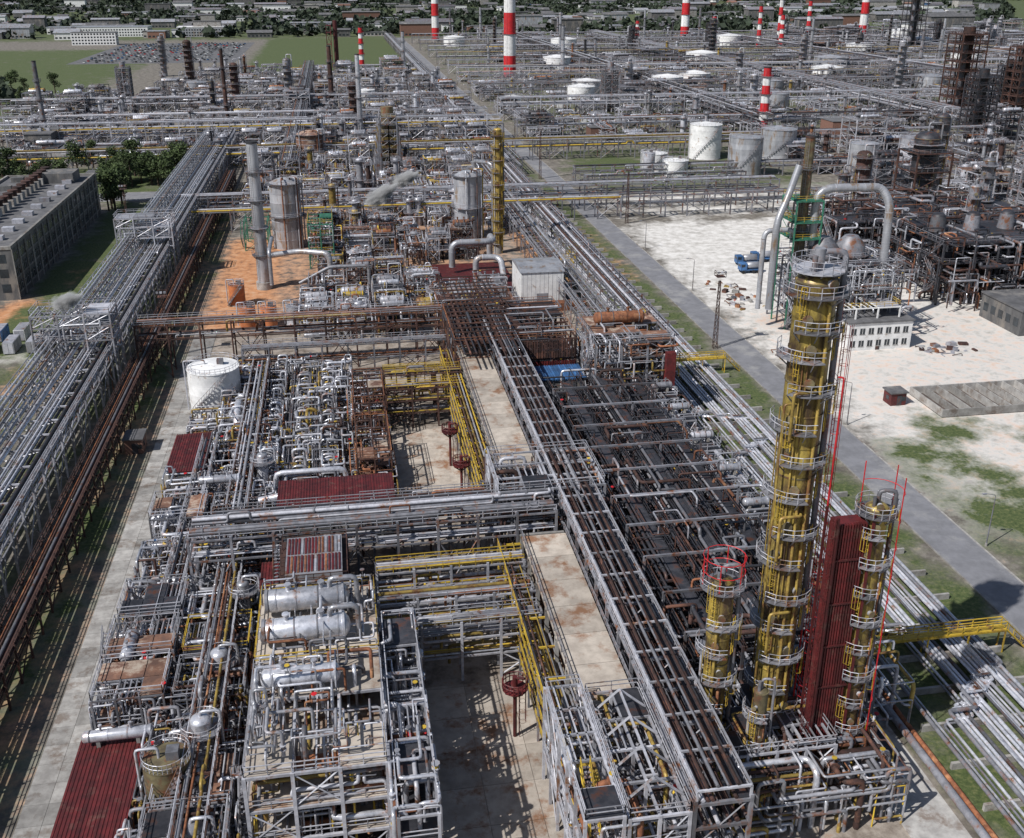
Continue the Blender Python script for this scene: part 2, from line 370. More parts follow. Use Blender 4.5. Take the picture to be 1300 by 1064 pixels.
def stack(name,x,y,h,r,bands=True,mat='silver',nb=7,n=16,r2=None):
    mb=MB(); r2=r2 or r*.7; mb.cyl(x,y,0,2,r*1.25,'concrete',n)
    for i in range(nb):
        a=i/nb;b=(i+1)/nb; m=('red' if (nb-i)%2 else 'white') if bands else mat
        mb.rings([(x,y,2+(h-2)*a),(x,y,2+(h-2)*b)],[r+(r2-r)*a,r+(r2-r)*b],m,n)
        if i and (i%2==0 or not bands): ringplat(mb,x,y,2+(h-2)*a,r+(r2-r)*a,r+(r2-r)*a+.9,0,2*pi,'steel','steel' if not bands else m)
    mb.cyl(x,y,h,h+.4,r2*1.12,'dgrey',n); mb.cyl(x,y,h+.4,h+.42,r2*.9,'darkhole',n)
    ladder(mb,x-r*.75,y-r*.9,0,h,-.5,-1,'steel',False)
    return mb.finish(name)
# ------------------------------------------------------------------ ground
def axis_coords(lo,hi,step,far0,far1):
    a=list(np.arange(lo,hi+.1,step)); s=step;v=a[-1]
    while v<far1: s*=1.09; v+=s; a.append(v)
    s=step;v=lo;b=[]
    while v>far0: s*=1.12; v-=s; b.append(v)
    return np.array(b[::-1]+a)
gx=axis_coords(-160,220,2.5,-9000,9000); gy=axis_coords(40,520,2.5,-3000,14000)
XX,YY=np.meshgrid(gx,gy); nx,ny=len(gx),len(gy)
me=bpy.data.meshes.new('ground')
co=np.stack([XX.ravel(),YY.ravel(),np.zeros(XX.size)],1)
idx=np.arange(nx*ny).reshape(ny,nx); fq=np.stack([idx[:-1,:-1],idx[:-1,1:],idx[1:,1:],idx[1:,:-1]],-1).reshape(-1,4)
me.from_pydata(co.tolist(),[],fq.tolist())
X=XX.ravel();Y=YY.ravel()
def sm(a,e): return 1/(1+np.exp(-np.clip(a/e,-30,30)))
def rect(x0,y0,x1,y1,e=1.2): return sm(X-x0,e)*sm(x1-X,e)*sm(Y-y0,e)*sm(y1-Y,e)
def ell(x,y,a,b): return np.exp(-(((X-x)/a)**2+((Y-y)/b)**2)**1.5)
grass=np.zeros_like(X);soil=np.zeros_like(X);pale=np.zeros_like(X);conc=np.zeros_like(X)
mx=lambda a,b:np.maximum(a,b)
grass=mx(grass,rect(-400,40,-61,230)*.55)
grass=mx(grass,rect(-84,228,-61,400)*.74); grass=mx(grass,rect(-61,40,-48,420)*.5); grass=mx(grass,rect(-48,40,-36.5,420)*.57)
grass=mx(grass,rect(58,40,84,500)*.64)
grass=mx(grass,rect(91,40,112,160)*.58); grass=mx(grass,rect(112,150,260,162,3)*.62); grass=mx(grass,ell(150,168,16,14)*.8); grass=mx(grass,ell(112,160,9,9)*.7)
grass=mx(grass,ell(140,140,30,12)*.66);grass=mx(grass,ell(125,100,40,18)*.62); grass=mx(grass,ell(100,128,8,16)*.7)
grass=mx(grass,ell(122,446,24,36)*.85); grass=mx(grass,rect(95,380,200,500,6)*.57); grass=mx(grass,rect(-400,400,-62,480,5)*.8)
grass=mx(grass,rect(-78,940,76,1420,5)*1.); grass=mx(grass,rect(-900,600,-170,1250,8)*.8); grass=mx(grass,rect(95,500,1200,1300,8)*.48)
grass=mx(grass,sm(Y-1400,20)*.75)
soil=mx(soil,rect(-36,240,-18,335,1.5)*.85); soil=mx(soil,rect(54,262,80,335,2)*.9); soil=mx(soil,ell(-82,262,8,16)*.95); soil=mx(soil,ell(-75,300,5,16)*.7); soil=mx(soil,ell(-66,215,8,16)*.6)
soil=mx(soil,ell(118,226,22,10)*.6); soil=mx(soil,ell(128,440,10,14)*.7); soil=mx(soil,rect(-30,240,50,420,3)*.5)
soil=mx(soil,rect(-48,60,-36.5,420)*.44); soil=mx(soil,rect(92,118,170,240,5)*.28)
pale=mx(pale,rect(92,118,300,335,4)*.9); pale=mx(pale,rect(92,40,300,118,5)*.6); pale=mx(pale,rect(-100,225,-62,250,2)*.8); pale=mx(pale,rect(-47,60,-36,260,2)*.48)
pale=mx(pale,rect(95,335,200,400,6)*.55)
conc=mx(conc,rect(-31,40,58,242,1.)*.95); conc=mx(conc,rect(-30,240,58,430,2)*.45)
for nm,a in (('grass',grass),('soil',soil),('pale',pale),('conc',conc)):
    at=me.attributes.new(nm,'FLOAT','POINT'); at.data.foreach_set('value',a.astype(np.float32))
g=bpy.data.materials.new('ground_surface'); g.use_nodes=True; nt=g.node_tree;N=nt.nodes;Lk=nt.links;bs=N['Principled BSDF'];bs.inputs['Roughness'].default_value=.95
tc=N.new('ShaderNodeTexCoord')
def noise(sc,det=7,ro=.65):
    n=N.new('ShaderNodeTexNoise');n.inputs['Scale'].default_value=sc;n.inputs['Detail'].default_value=det;n.inputs['Roughness'].default_value=ro;Lk.new(tc.outputs['Object'],n.inputs['Vector']);return n.outputs[0]
def ramp(s,stops):
    r=N.new('ShaderNodeValToRGB');e=r.color_ramp.elements
    e[0].position=stops[0][0];e[0].color=(*stops[0][1],1);e[1].position=stops[-1][0];e[1].color=(*stops[-1][1],1)
    for p,c in stops[1:-1]: q=e.new(p);q.color=(*c,1)
    Lk.new(s,r.inputs[0]);return r.outputs[0]
big=noise(.09,9,.7);fine=noise(1.6,6,.7);mid=noise(.35,8,.7)
def mixm(a,b,attr,width=.12):
    at=N.new('ShaderNodeAttribute');at.attribute_name=attr
    m1=N.new('ShaderNodeMath');m1.operation='ADD';Lk.new(at.outputs['Fac'],m1.inputs[0])
    mm=N.new('ShaderNodeMath');mm.operation='MULTIPLY_ADD';Lk.new(big if attr!='soil' else mid,mm.inputs[0]);mm.inputs[1].default_value=1.9;mm.inputs[2].default_value=-1.45
    Lk.new(mm.outputs[0],m1.inputs[1])
    mr=N.new('ShaderNodeMapRange');mr.inputs[1].default_value=-width;mr.inputs[2].default_value=width;Lk.new(m1.outputs[0],mr.inputs[0])
    x=N.new('ShaderNodeMixRGB');Lk.new(mr.outputs[0],x.inputs[0]);Lk.new(a,x.inputs[1]);Lk.new(b,x.inputs[2]);return x.outputs[0]
dirt=ramp(mid,[(.3,(.06,.052,.045)),(.5,(.15,.135,.115)),(.7,(.29,.265,.23))])
pal_=ramp(mid,[(.3,(.36,.335,.30)),(.43,(.50,.48,.45)),(.55,(.64,.62,.59)),(.7,(.74,.73,.71))])
con_=ramp(mid,[(.3,(.06,.048,.04)),(.42,(.17,.14,.115)),(.58,(.33,.29,.25)),(.75,(.26,.14,.08))])
soi_=ramp(mid,[(.3,(.24,.10,.045)),(.5,(.47,.22,.10)),(.7,(.52,.34,.22))])
gra_=ramp(fine,[(.3,(.026,.04,.012)),(.5,(.062,.088,.026)),(.7,(.155,.155,.065))])
c=mixm(dirt,con_,'conc');c=mixm(c,pal_,'pale',.2);c=mixm(c,soi_,'soil',.25);c=mixm(c,gra_,'grass',.2)
Lk.new(c,bs.inputs['Base Color'])
bp=N.new('ShaderNodeBump');bp.inputs['Strength'].default_value=.4;bp.inputs['Distance'].default_value=.1;Lk.new(fine,bp.inputs['Height']);Lk.new(bp.outputs[0],bs.inputs['Normal'])
me.materials.append(g);go=bpy.data.objects.new('ground',me);bpy.context.scene.collection.objects.link(go)
# roads / paths
mb=MB(); mb.box(84,30,0.004,91.3,1420,.05,'asphalt')
for x in (83.8,91.3): mb.box(x,30,.0,x+.2,1420,.17,'concrete')
mb.finish('asphalt_road')
mb=MB(); mb.box(-200,402,.004,-63,418,.04,'asphalt'); mb.box(-200,401.7,0,-63,402,.14,'concrete');mb.box(-200,418,0,-63,418.3,.14,'concrete'); mb.finish('access_road')
mb=MB(); mb.box(91.5,500,.004,700,508,.04,'asphalt');mb.box(91.5,508,0,700,508.3,.14,'concrete');mb.box(91.5,499.7,0,700,500,.14,'concrete'); mb.finish('cross_road')
mb=MB(); y=50
while y<240:
    mb.box(-36.2,y,0,-33.72,y+2.96,.08,'concrete'); mb.box(-33.68,y,0,-31.2,y+2.96,.08,'concrete'); y+=3
mb.finish('concrete_path')
def slabyard(x0,y0,x1,y1):
    mb=MB(); x=x0
    while x<x1-.1:
        y=y0
        while y<y1-.1: mb.box(x+.03,y+.03,0,min(x+5.5,x1)-.03,min(y+5.5,y1)-.03,.07,'slab'); y+=5.5
        x+=5.5
    mb.finish('concrete_yard')
slabyard(5.5,62,18.5,101); slabyard(6.5,140,18,176)
mb=MB(); mb.box(-31,60,0,5.3,139,.04,'stained'); mb.box(-31,139.05,0,-.6,208,.04,'stained'); mb.finish('dark_concrete_pad')  # pad sheets in a darker tone under the dense piping
# ------------------------------------------------------------------ left racks
LR=[('silver',7),('lgrey',5),('steel',3),('dgrey',1),('rust',.5)]
mb=MB()
rack(mb,'y',50,520,-54.5,12.5,[6.2,9.2],.92,LR,6,'lgrey',True,6,.3,rr=(.1,.34),deck='steel',gap=(.1,.55))
for y in range(56,515,6):
    mb.beam((-60.7,y,9.2),(-60.7,y,11.8),.2,'lgrey');mb.beam((-56,y,9.2),(-56,y,11.8),.2,'lgrey');mb.beam((-60.7,y,11.8),(-56,y,11.8),.2,'lgrey')
for i in range(5): mb.tube((-60.4+i*.95,50,12.1),(-60.4+i*.95,500,12.1),.1+.07*(i%3),pick(LR),6)
for y in range(50,515,6):
    for b in (-60.7,-48.3): 
        mb.beam((b,y,6.2),(b,y+6,9.1),.14,'lgrey'); mb.beam((b,y,0.3),(b,y+3,6),.12,'steel')
mb.finish('elevated_pipe_rack')
mb=MB(); rack(mb,'y',50,430,-43.2,3.,[3.2,5.2],.9,[('drust',3),('steel',3),('dgrey',3),('rust',1)],5,'drust',True,6,.25,rr=(.1,.26),deck='drust',side='drust'); mb.finish('pipe_trestle')
mb=MB()
for y in (205,292): frame(mb,-62,y,-47,y+7,[11.5,14.5,17],3,1,'lgrey','lgrey','lgrey',True,True,.3,False,.6); spaghetti(mb,-62,y,-47,y+7,8,16,25,SIL)
mb.finish('pipe_rack_portal')
def hut(name,x,y,w,d,h,wall='brick',roof='roofgrey',z=0):
    mb=MB(); mb.box(x,y,z,x+w,y+d,z+h,wall); mb.box(x-.3,y-.3,z+h,x+w+.3,y+d+.3,z+h+.25,roof)
    mb.box(x+w*.4,y-.05,z,x+w*.4+1,y+.02,z+2.1,'dgrey'); mb.box(x+w*.7,y-.04,z+1,x+w*.7+.8,y+.02,z+1.8,'glass')
    mb.box(x+w-.02,y+d*.3,z+1,x+w+.04,y+d*.3+1,z+1.8,'glass'); mb.box(x-.04,y+d*.3,z+1,x+.02,y+d*.3+1,z+1.8,'glass'); return mb.finish(name)
hut('brick_hut',-40.7,174,3,4,2.8); hut('brick_hut',105,172,3.2,3,2.6,'redbrown'); 
# ------------------------------------------------------------------ central block
mb=MB()
frame(mb,-12,76,1,92,[4.2,8,12],3,3,'lgrey','slab','lgrey',True,True,.35,True,.4)
frame(mb,-12,92.5,1,106,[5,12],3,2,'steel','slab','yellow',True,True,.35,False,.05)
for x in (-4,-2,0): mb.stairs((x,76.8,4.2 if x!=-2 else 8),(x,80.8,8 if x!=-2 else 12),.9,'yellow')
mb.finish('steel_platform')
for yy in (95.6,101.4):
    mb=MB()
    vessel(mb,-6.6,yy,14,8.2,1.3,'x','silver',20)
    mb.tube((-10.9,yy,14),(-11.25,yy,14),1.35,'lgrey',20); mb.poly([(-4,yy,15.2),(-4,yy,16.3),(-1,yy,16.3),(-1,yy,11)],.3,'silver',8)
    mb.finish('heat_exchanger')
mb=MB(); vessel(mb,-7,87.5,14,7,1.,'x','silver',16); mb.finish('heat_exchanger')
mb=MB(); vessel(mb,-7,84,5.8,8,1.1,'x','lgrey',16); mb.finish('heat_exchanger')
mb=MB(); vessel(mb,-7,79.5,9.6,7,.9,'x','rust',16); mb.finish('heat_exchanger')
mb=MB(); spaghetti(mb,-11.5,76.5,.8,106,12.4,15.5,80,SIL,(.06,.18),6,(1,5)); spaghetti(mb,-11.5,76.5,.8,106,3,11,130,MIXP,(.06,.22)); mb.finish('platform_piping')
mb=MB(); frame(mb,-10,107,-2,117,[6,12.4],2,2,'drust','drust','drust')
mb.box(-9.4,107.6,12.5,-2.6,116.4,13.3,'lgrey')
for i in range(16):
    for j in range(2): mb.box(-9.2+i*.41,108+j*4.2,13.3,-8.95+i*.41,111.8+j*4.2,13.42,pick([('redbrown',4),('lgrey',2),('rust',1)]))
mb.finish('air_cooler')
mb=MB(); rack(mb,'x',-22,26,121.6,5.5,[9.5,12.5],.95,DRK+[('lgrey',2)],5,'steel',True,8,.32,rr=(.1,.3),deck='dgrey')
rack(mb,'x',-20,34,127.5,3,[11],.9,DRK,5,'steel',True,8,.3,deck='dgrey'); mb.finish('cross_pipe_rack')
GY=[('goldpipe',3),('lgrey',3),('silver',2),('rust',1.5),('yellow',1.2)]
mb=MB()
for yy,zz in ((114,[4,6.5,9]),(108.6,[3,5.5,8]),(103,[3.5,6,8])):
    rack(mb,'x',1.5,20.5,yy,2.4,zz,.95,GY,4.2,'lgrey',True,8,.3,rr=(.1,.24),deck='steel',side='yellow' if yy>110 else 'lgrey')
mb.finish('cross_pipe_rack')
mb=MB()
for yy,zz in ((178.5,[3,5.5,8]),(183,[3.5,6,9]),(189,[3,7])):
    rack(mb,'x',6,20.5,yy,2.4,zz,.95,[('goldpipe',3),('yellow',1.5),('drust',2),('steel',3)],4.2,'drust',True,8,.3,rr=(.1,.24),deck='drust',side='yellow')
rack(mb,'x',0,20,134,3,[5,8],.9,DRK,5,'drust',True,8)
mb.finish('cross_pipe_rack')
for (ya,yb) in ((84,118.5),(136,196)):
    mb=MB(); x0,x1=21,27.; y=ya
    while y<yb-1:
        y2=min(y+5.6,yb); mb.box(x0,y+.04,9.7,x1,y2-.04,9.95,'slab'); y=y2
    for y in np.arange(ya,yb+.1,(yb-ya)/int((yb-ya)/5)):
        for x in (x0+.2,x1-.2): mb.beam((x,y,0),(x,y,9.5),.45,'concrete')
        mb.beam((x0,y,9.45),(x1,y,9.45),.45,'concrete')
        for z in (2.5,4.5,6.5,8.3): mb.beam((17.9,y,z),(x0,y,z),.22,'yellow' if R.random()<.4 else 'steel')
        mb.beam((18,y,0),(18,y,9),.25,'steel')
    for z in (2.5,4.5,6.5,8.3):
        for q in range(5):
            if R.random()<.2: continue
            r=R.uniform(.08,.2); mb.tube((18.3+q*.55,ya,z+.15+r),(18.3+q*.55,yb,z+.15+r),r,pick([('yellow',.8),('goldpipe',2),('drust',3),('lgrey',1.5),('dgrey',3)]),6)
        mb.rail((17.9,ya,z),(17.9,yb,z),'yellow')
    for x in (x0,x1): mb.rail((x,ya,9.95),(x,yb,9.95),'steel')
    for z in (3,6): 
        for q in range(8): mb.tube((21.5+q*.7,ya,z),(21.5+q*.7,yb,z),.2,pick(RUS),6)
    mb.finish('covered_pipe_rack')
mb=MB(); rack(mb,'y',66,200,30.,5.2,[7,9.5,12.2],.98,[('lgrey',3),('steel',4),('dgrey',4),('drust',3)],5,'steel',True,8,.35,rr=(.1,.28),deck='dgrey')
for y in range(66,200,5):
    mb.beam((27.5,y,12.2),(27.5,y,13.6),.2,'lgrey');mb.beam((32.5,y,12.2),(32.5,y,13.6),.2,'lgrey');mb.beam((27.5,y,13.6),(32.5,y,13.6),.2,'lgrey')
for x in (27.5,32.5): mb.beam((x,66,13.6),(x,200,13.6),.18,'lgrey')
for q in range(4): mb.tube((28.4+q*.95,66,13.9),(28.4+q*.95,200,13.9),.12+.05*(q%2),pick(DRK),6)
mb.finish('main_pipe_rack')
mb=MB(); frame(mb,19,124,34,136,[10.5,13.5],4,3,'lgrey','dgrey','lgrey',True,True,.32,False,.75); mb.stairs((23,124,9.9),(23,119,13.5),1.2,'lgrey'); mb.stairs((30,137,9.9),(30,132,13.5),1.2,'lgrey'); spaghetti(mb,19,122,34,138,8,14,80,DRK); mb.finish('rack_junction_platform')
mb=MB()
frame(mb,17.5,66,21,84,[4,8,12],1,5,'lgrey','dgrey','lgrey',True,True,.3,False,.75)
frame(mb,21.5,66,27,83,[4,8,11.5],2,4,'lgrey','dgrey','lgrey',True,True,.3,True,.8); spaghetti(mb,18,66,27,84,1,11,90,MIXP)
for y in (68,72,76,80): mb.beam((21.5,y,11.5),(24.2,y,14),.22,'lgrey'); mb.beam((27,y,11.5),(24.2,y,14),.22,'lgrey')
mb.beam((24.2,68,14),(24.2,80,14),.2,'lgrey'); mb.stairs((19,68,8),(19,72.5,12),.9,'yellow'); mb.stairs((19,76,4),(19,80.5,8),.9,'yellow')
mb.finish('steel_platform')
mb=MB(); frame(mb,1.6,70,5.2,100,[4,8,11],1,6,'lgrey','dgrey','lgrey',True,True,.28,False,.75)
spaghetti(mb,1.2,70,5.4,102,1,12,170,SIL,(.08,.24),8,(1,5)); mb.finish('manifold_platform')
mb=MB()
for y in range(72,176,8):
    for x in (-30,-21.5):
        if x==-30 and (y<95 or 150<y<172): continue
        if R.random()<.7: frame(mb,x,y,x+7.5,y+6.5,[3.4,R.choice((6.,7.))][:R.choice((1,2,2))],3,2,'steel',pick([('dgrey',2),('rustdeck',1)]),pick([('lgrey',2),('yellow',1.2)]),True,True,.22,R.random()<.5,.65)
mb.finish('process_platform')
LZ=[('silver',7),('lgrey',5),('steel',3),('rust',1.2),('goldpipe',1),('drust',1.2)]
mb=MB(); spaghetti(mb,-30.3,96,-13,155,.8,6.5,780,LZ,(.06,.22),7,(1.2,6),.4); spaghetti(mb,-24,60,-13,97,.8,6.5,260,LZ,(.06,.22),7,(1.2,6),.4); spaghetti(mb,-24.5,155,-13,205,.8,6.5,340,LZ,(.07,.22),7,(1.2,6),.4)
rack(mb,'y',72,130,-17.2,3.,[5,7.5],.9,MIXP,5,'drust',True,7,.28); rack(mb,'y',138,200,-18,3.,[4,6.5],.9,MIXP,5,'drust',True,7,.28); rack(mb,'y',108,165,-24.5,2.4,[6],.9,SIL+[('drust',2)],5,'steel',True,7,.25); mb.finish('process_piping')
for i in range(26):
    mb=MB(); x=R.uniform(-28,-14) if i>3 else R.uniform(-19,-14);y=76+i*4.2; r=R.uniform(.7,1.2)
    if 152<y<172: x=R.uniform(-22,-14)
    if i%3==0:
        h=R.uniform(5,9); mb.cyl(x,y,1,h,r,'silver' if i%2 else 'lgrey',16);mb.dome(x,y,h,r,r*.5,'silver',16); ringplat(mb,x,y,h-1.2,r,r+1,0,2*pi); mb.poly([(x,y,h),(x,y,h+1),(x+2,y,h+1),(x+2,y,0)],.18,'silver')
        for a in range(4): mb.beam((x+r*.8*math.cos(a*pi/2),y+r*.8*math.sin(a*pi/2),0),(x+r*.8*math.cos(a*pi/2),y+r*.8*math.sin(a*pi/2),1.5),.2,'steel')
        mb.finish('process_vessel')
    else: vessel(mb,x,y,R.choice((2.2,4.9,7.)) if i%2 else 4.9,R.uniform(4,7),r*.75,R.choice('xy'),R.choice(('silver','silver','lgrey','tankgrey')),16); mb.finish('heat_exchanger')
tank('storage_tank',-20.3,84,2.3,8,'olive')
def roofshed(x0,y0,x1,y1,z,nm='corrugated_roof_shed'):
    mb=MB(); mb.box(x0+.4,y0+.4,0,x1-.4,y1-.4,z-.1,'wallgrey')
    x=x0
    while x<x1: mb.box(x,y0,z,x+.22,y1,z+.16,'redbrown'); mb.box(x+.22,y0,z,x+.4,y1,z+.1,'redbrown'); x+=.4
    mb.finish(nm)
roofshed(-31,79,-24.4,94,3.6); roofshed(-31,156,-25,171,4.5); roofshed(-12,135,5,143,8); roofshed(-13,112,-10.4,118,9)
mb=MB(); mb.box(-30,97,.3,-27.5,100,2.,'yellow'); mb.box(-29.6,97.3,2.,-28,98.8,3.2,'yellow'); mb.box(-29.5,97.25,2.2,-28.1,97.31,3.,'glass'); mb.box(-29.3,95.6,.3,-29.1,97,.4,'steel'); mb.box(-28.5,95.6,.3,-28.3,97,.4,'steel'); mb.beam((-29.2,96.9,.2),(-29.2,96.9,3.4),.15,'dgrey'); mb.beam((-28.4,96.9,.2),(-28.4,96.9,3.4),.15,'dgrey')
for a in (97.6,99.4):
    for b in (-30.1,-27.4): mb.tube((b-.15,a,.45),(b+.15,a,.45),.45,'darkhole',12)
mb.finish('forklift_truck')
for xx in (-14.5,-9.5,-4.8):
    mb=MB()
    y=146
    while y<205:
        m=pick([('silver',5),('lgrey',2),('steel',1)]); w=R.uniform(.8,1.3); h=R.uniform(4.2,5.6)
        mb.poly([(xx-w,y,.6),(xx-w,y,h),(xx+w,y,h),(xx+w,y,.6)],.24,m,8,.6)
        mb.poly([(xx-.9,y+1.3,1),(xx-.9,y+1.3,R.uniform(3,4.2)),(xx+.7,y+1.3,R.uniform(3,4.2)),(xx+.7,y+1.3,1)],.16,pick(SIL),8,.5)
        mb.tube((xx-1.6,y+.5,3),(xx+1.6,y+.5,3),.2,pick(MIXP),8)
        if R.random()<.4: vessel(mb,xx,y+1.5,2.,2.6,.5,'x',pick(SIL),10)
        y+=R.uniform(2.2,3.6)
    for q in (-1.9,0,1.9): mb.tube((xx+q,144,1.2),(xx+q,205,1.2),.25,pick(MIXP),8); mb.tube((xx+q*.8,144,3.4),(xx+q*.8,205,3.4),.15,pick(MIXP),8)
    frame(mb,xx-2.3,144,xx-1.9,205,[3.5],1,12,'steel','dgrey','steel',False,True,.18,False,.2)
    mb.finish('fin_exchanger_bank')
mb=MB(); spaghetti(mb,-13,144,0,206,.8,6,260,MIXP+[('silver',4)],(.07,.22),7,(1,5)); 
mb.poly([(-13,150,0),(-13,150,6),(-2,150,6),(-2,150,1)],.45,'silver',12); mb.poly([(-15,141,6),(-9,141,7),(-9,138,7),(-9,138,3)],.6,'silver',12); mb.finish('process_piping')
mb=MB(); mb.box(-.5,144,0,6,200,.1,'rustdeck'); spaghetti(mb,-.5,144,6.2,200,.5,5,260,RUS+[('silver',4)],(.07,.2),6,(1,5))
frame(mb,0,150,5.5,166,[4,7.5],2,4,'drust','rustdeck','rust',True,True,.22,True,.8); frame(mb,0,172,5.5,186,[4.5,8],2,4,'drust','rustdeck','rust',True,True,.22,True,.8); mb.finish('rusty_process_unit')
tank('storage_tank',-26.5,192,4.9,8.8,'white')
mb=MB(); spaghetti(mb,-30,176,-20,185,.5,4,60,MIXP,(.06,.2)); spaghetti(mb,-30,198,-20,212,.5,4,70,MIXP,(.06,.2)); mb.poly([(-21,182,0),(-21,182,6),(-21,176,6),(-21,172,1)],.7,'silver',12); mb.finish('tank_piping')
for x,y in ((15.6,91),(16,160),(16.4,147)):
    mb=MB(); mb.cyl(x,y,0,7,.22,'redbrown',10); ringplat(mb,x,y,6.6,.2,1.4,0,2*pi,'redbrown','redbrown',.06); mb.cyl(x,y,7,8.2,.3,'redbrown',8); mb.tube((x,y,8),(x+.9,y-.9,8.5),.14,'redbrown',8)
    ladder(mb,x+.5,y,0,7,1,0,'redbrown',True); mb.finish('fire_monitor_tower')
mb=MB(); rack(mb,'x',-44,21,214,5,[8.5,11.5],.95,RUS,6,'drust',True,7,.3,deck='rustdeck'); rack(mb,'x',-22,21,205,3,[5,8],.95,[('drust',2),('rust',1),('steel',3),('lgrey',1)],5,'steel',True,7,.3); mb.finish('cross_pipe_rack')
mb=MB()
frame(mb,20,186,44,210,[5,9,13.2],5,5,'drust','drust','rust',True,True,.32,False,.6); frame(mb,20,211,37,228,[5,10.5],4,4,'drust','drust','rust',True,True,.32,False,.5)
for x in np.arange(21,33,1.1): mb.tube((x,178,13.9),(x,226,13.9),R.uniform(.12,.26),pick([('drust',3),('dgrey',3),('steel',1)]),6)
for y in np.arange(188,210,2.6): mb.tube((33,y,14.1),(44,y,14.1),R.uniform(.1,.25),pick(DRK),6)
for y in np.arange(188,228,2.6): mb.beam((20,y,14.8),(33,y,14.8),.22,'drust')
for x in np.arange(33,44,.5): mb.box(x,185.6,9.3,x+.35,185.7,13,'drust'); mb.box(x,185.6,5.3,x+.35,185.7,8.6,'redbrown')
spaghetti(mb,20,186,44,210,4,15,150,DRK); spaghetti(mb,20,210,37,228,4,11,80,DRK); mb.finish('rusty_pipe_bridge')
mb=MB()
frame(mb,45,174,60,190,[4.5,9,13,16],3,3,'steel','rustdeck','lgrey',True,True,.35,True,.5)
vessel(mb,52,184,17.6,9,1.2,'x','rust',14); vessel(mb,52,179,10.6,9,1.2,'x','lgrey',14)
mb.box(58.2,172,0,60,173.2,14,'redbrown'); spaghetti(mb,45,173,61,191,1,17,180,MIXP); mb.finish('reactor_structure')
mb=MB(); mb.box(35,177,0,44,184,8,'wallgrey')
for i in range(20): mb.box(34.8+i*.47,176.8,8,34.8+i*.47+.3,184.2,8.3,'blue')
mb.box(34.8,176.8,7.95,44.2,184.2,8.15,'blue'); mb.finish('blue_roof_shed')
mb=MB()
for cx,w,zs in ((37,4.2,[4.5,8,10.5]),(43,5,[5,8.5,11]),(49.8,4.6,[4,7,9.5])):
    rack(mb,'y',88,170,cx,w,zs,.85,DRK+[('dgrey',4)],5,'dgrey',True,7,.3,rr=(.08,.26),side='dgrey',deck='dgrey',gap=(.1,.6))
for y in range(90,170,8):
    for x in (34.5,46.5,53): mb.beam((x,y,0),(x,y,12.5),.3,'steel')
    mb.beam((34.5,y,12.4),(53,y,12.4),.3,pick([('steel',3),('drust',1)]))
spaghetti(mb,34,88,53,172,5,12.5,240,DRK+[('silver',.6),('dgrey',4)],(.08,.22)); mb.finish('dark_pipe_rack')
mb=MB(); mb.box(33.5,80,0,57,172,.12,'dgrey'); mb.finish('dark_concrete_pad')  # near-black pad colour stands in for the shade beneath the dark racks
mb=MB(); 
for y in (97,108,119,130,142,154,164): frame(mb,53.5,y,58,y+6,[4,8.4],2,2,'lgrey','dgrey','lgrey',True,True,.28,False,.5); vessel(mb,55.8,y+3,9.8,3.4,.6,'x',pick(SIL),12)
spaghetti(mb,52,85,60,172,1,9,200,MIXP,(.08,.22)); mb.finish('pump_gallery')
mb=MB(); frame(mb,33.5,76,46,90,[4.,7.5],4,4,'lgrey','dgrey','lgrey',True,True,.28,True,.7); spaghetti(mb,33,72,52,92,1,7.5,240,MIXP,(.08,.24)); mb.finish('column_base_platform')
mb=MB(); mb.box(52,40,0,58,92,.1,'concrete'); mb.finish('concrete_apron')
# ------------------------------------------------------------------ big column group
cp=[3,6.6,10,13.8,17.5,20.9,25,28.4,32.4,36.2,39.6,43.5,46.8,49.6,52.9]
mb=column('distillation_column',42.2,84,54,1.9,'gold',cp,pr=1.05,n=28)
mb.poly([(44.8,83.6,53),(44.8,83.6,2)],.1,'red',6); mb.poly([(44.6,82.4,45),(45.1,82.2,45),(45.1,82.2,3)],.1,'red',6)
ladder(mb,45.1,83.2,2,50,.5,-.8,'red',True); ringplat(mb,42.2,84,55,.2,2.4,0,2*pi,'lgrey','lgrey'); mb.cyl(42.2,84,55,57.,.5,'lgrey',12); mb.cyl(41.3,83,55,56.6,.25,'steel',10)
for z in (8,20,31,44):
    mb.poly([(42.2,82.4,z),(42.2,81.5,z),(40.,81.5,z),(40.,81.5,z-5),(41,82.6,z-5)],.16,'goldpipe',8)
    mb.poly([(41,82.6,z-1.5),(39.7,82.6,z-1.5),(39.7,82.6,1)],.12,'goldpipe',8)
mb.finish('distillation_column')
mb=column('distillation_column',49.2,80.2,32,1.1,'gold',[3+3.3*i for i in range(9)]+[31.6],pr=.95)
for z in range(4,36,3):
    P=[(49.2+2.3*math.cos(a),80.2+2.3*math.sin(a),z) for a in [-.9+i*.3 for i in range(10)]]; mb.rings(P,.04,'red',4,False,False)
for a in (-.9,.4,1.8): mb.beam((49.2+2.3*math.cos(a),80.2+2.3*math.sin(a),2),(49.2+2.3*math.cos(a),80.2+2.3*math.sin(a),36),.08,'red')
mb.finish('distillation_column')
mb=column('distillation_column',34.9,82.,24,1.2,'gold',[3+3.3*i for i in range(6)]+[23.6],pr=1.)
for z in (25.5,27): 
    P=[(34.9+2.1*math.cos(a),82+2.1*math.sin(a),z) for a in [i*.4 for i in range(17)]]; mb.rings(P,.04,'red',4,False,False)
for i in range(6): a=i*pi/3; mb.beam((34.9+2.1*math.cos(a),82+2.1*math.sin(a),24),(34.9+2.1*math.cos(a),82+2.1*math.sin(a),27),.08,'red')
mb.finish('distillation_column')
mb=column('distillation_column',38.6,78.6,13,.7,'olive',pr=1.); mb.finish('distillation_column')
mb=MB(); 
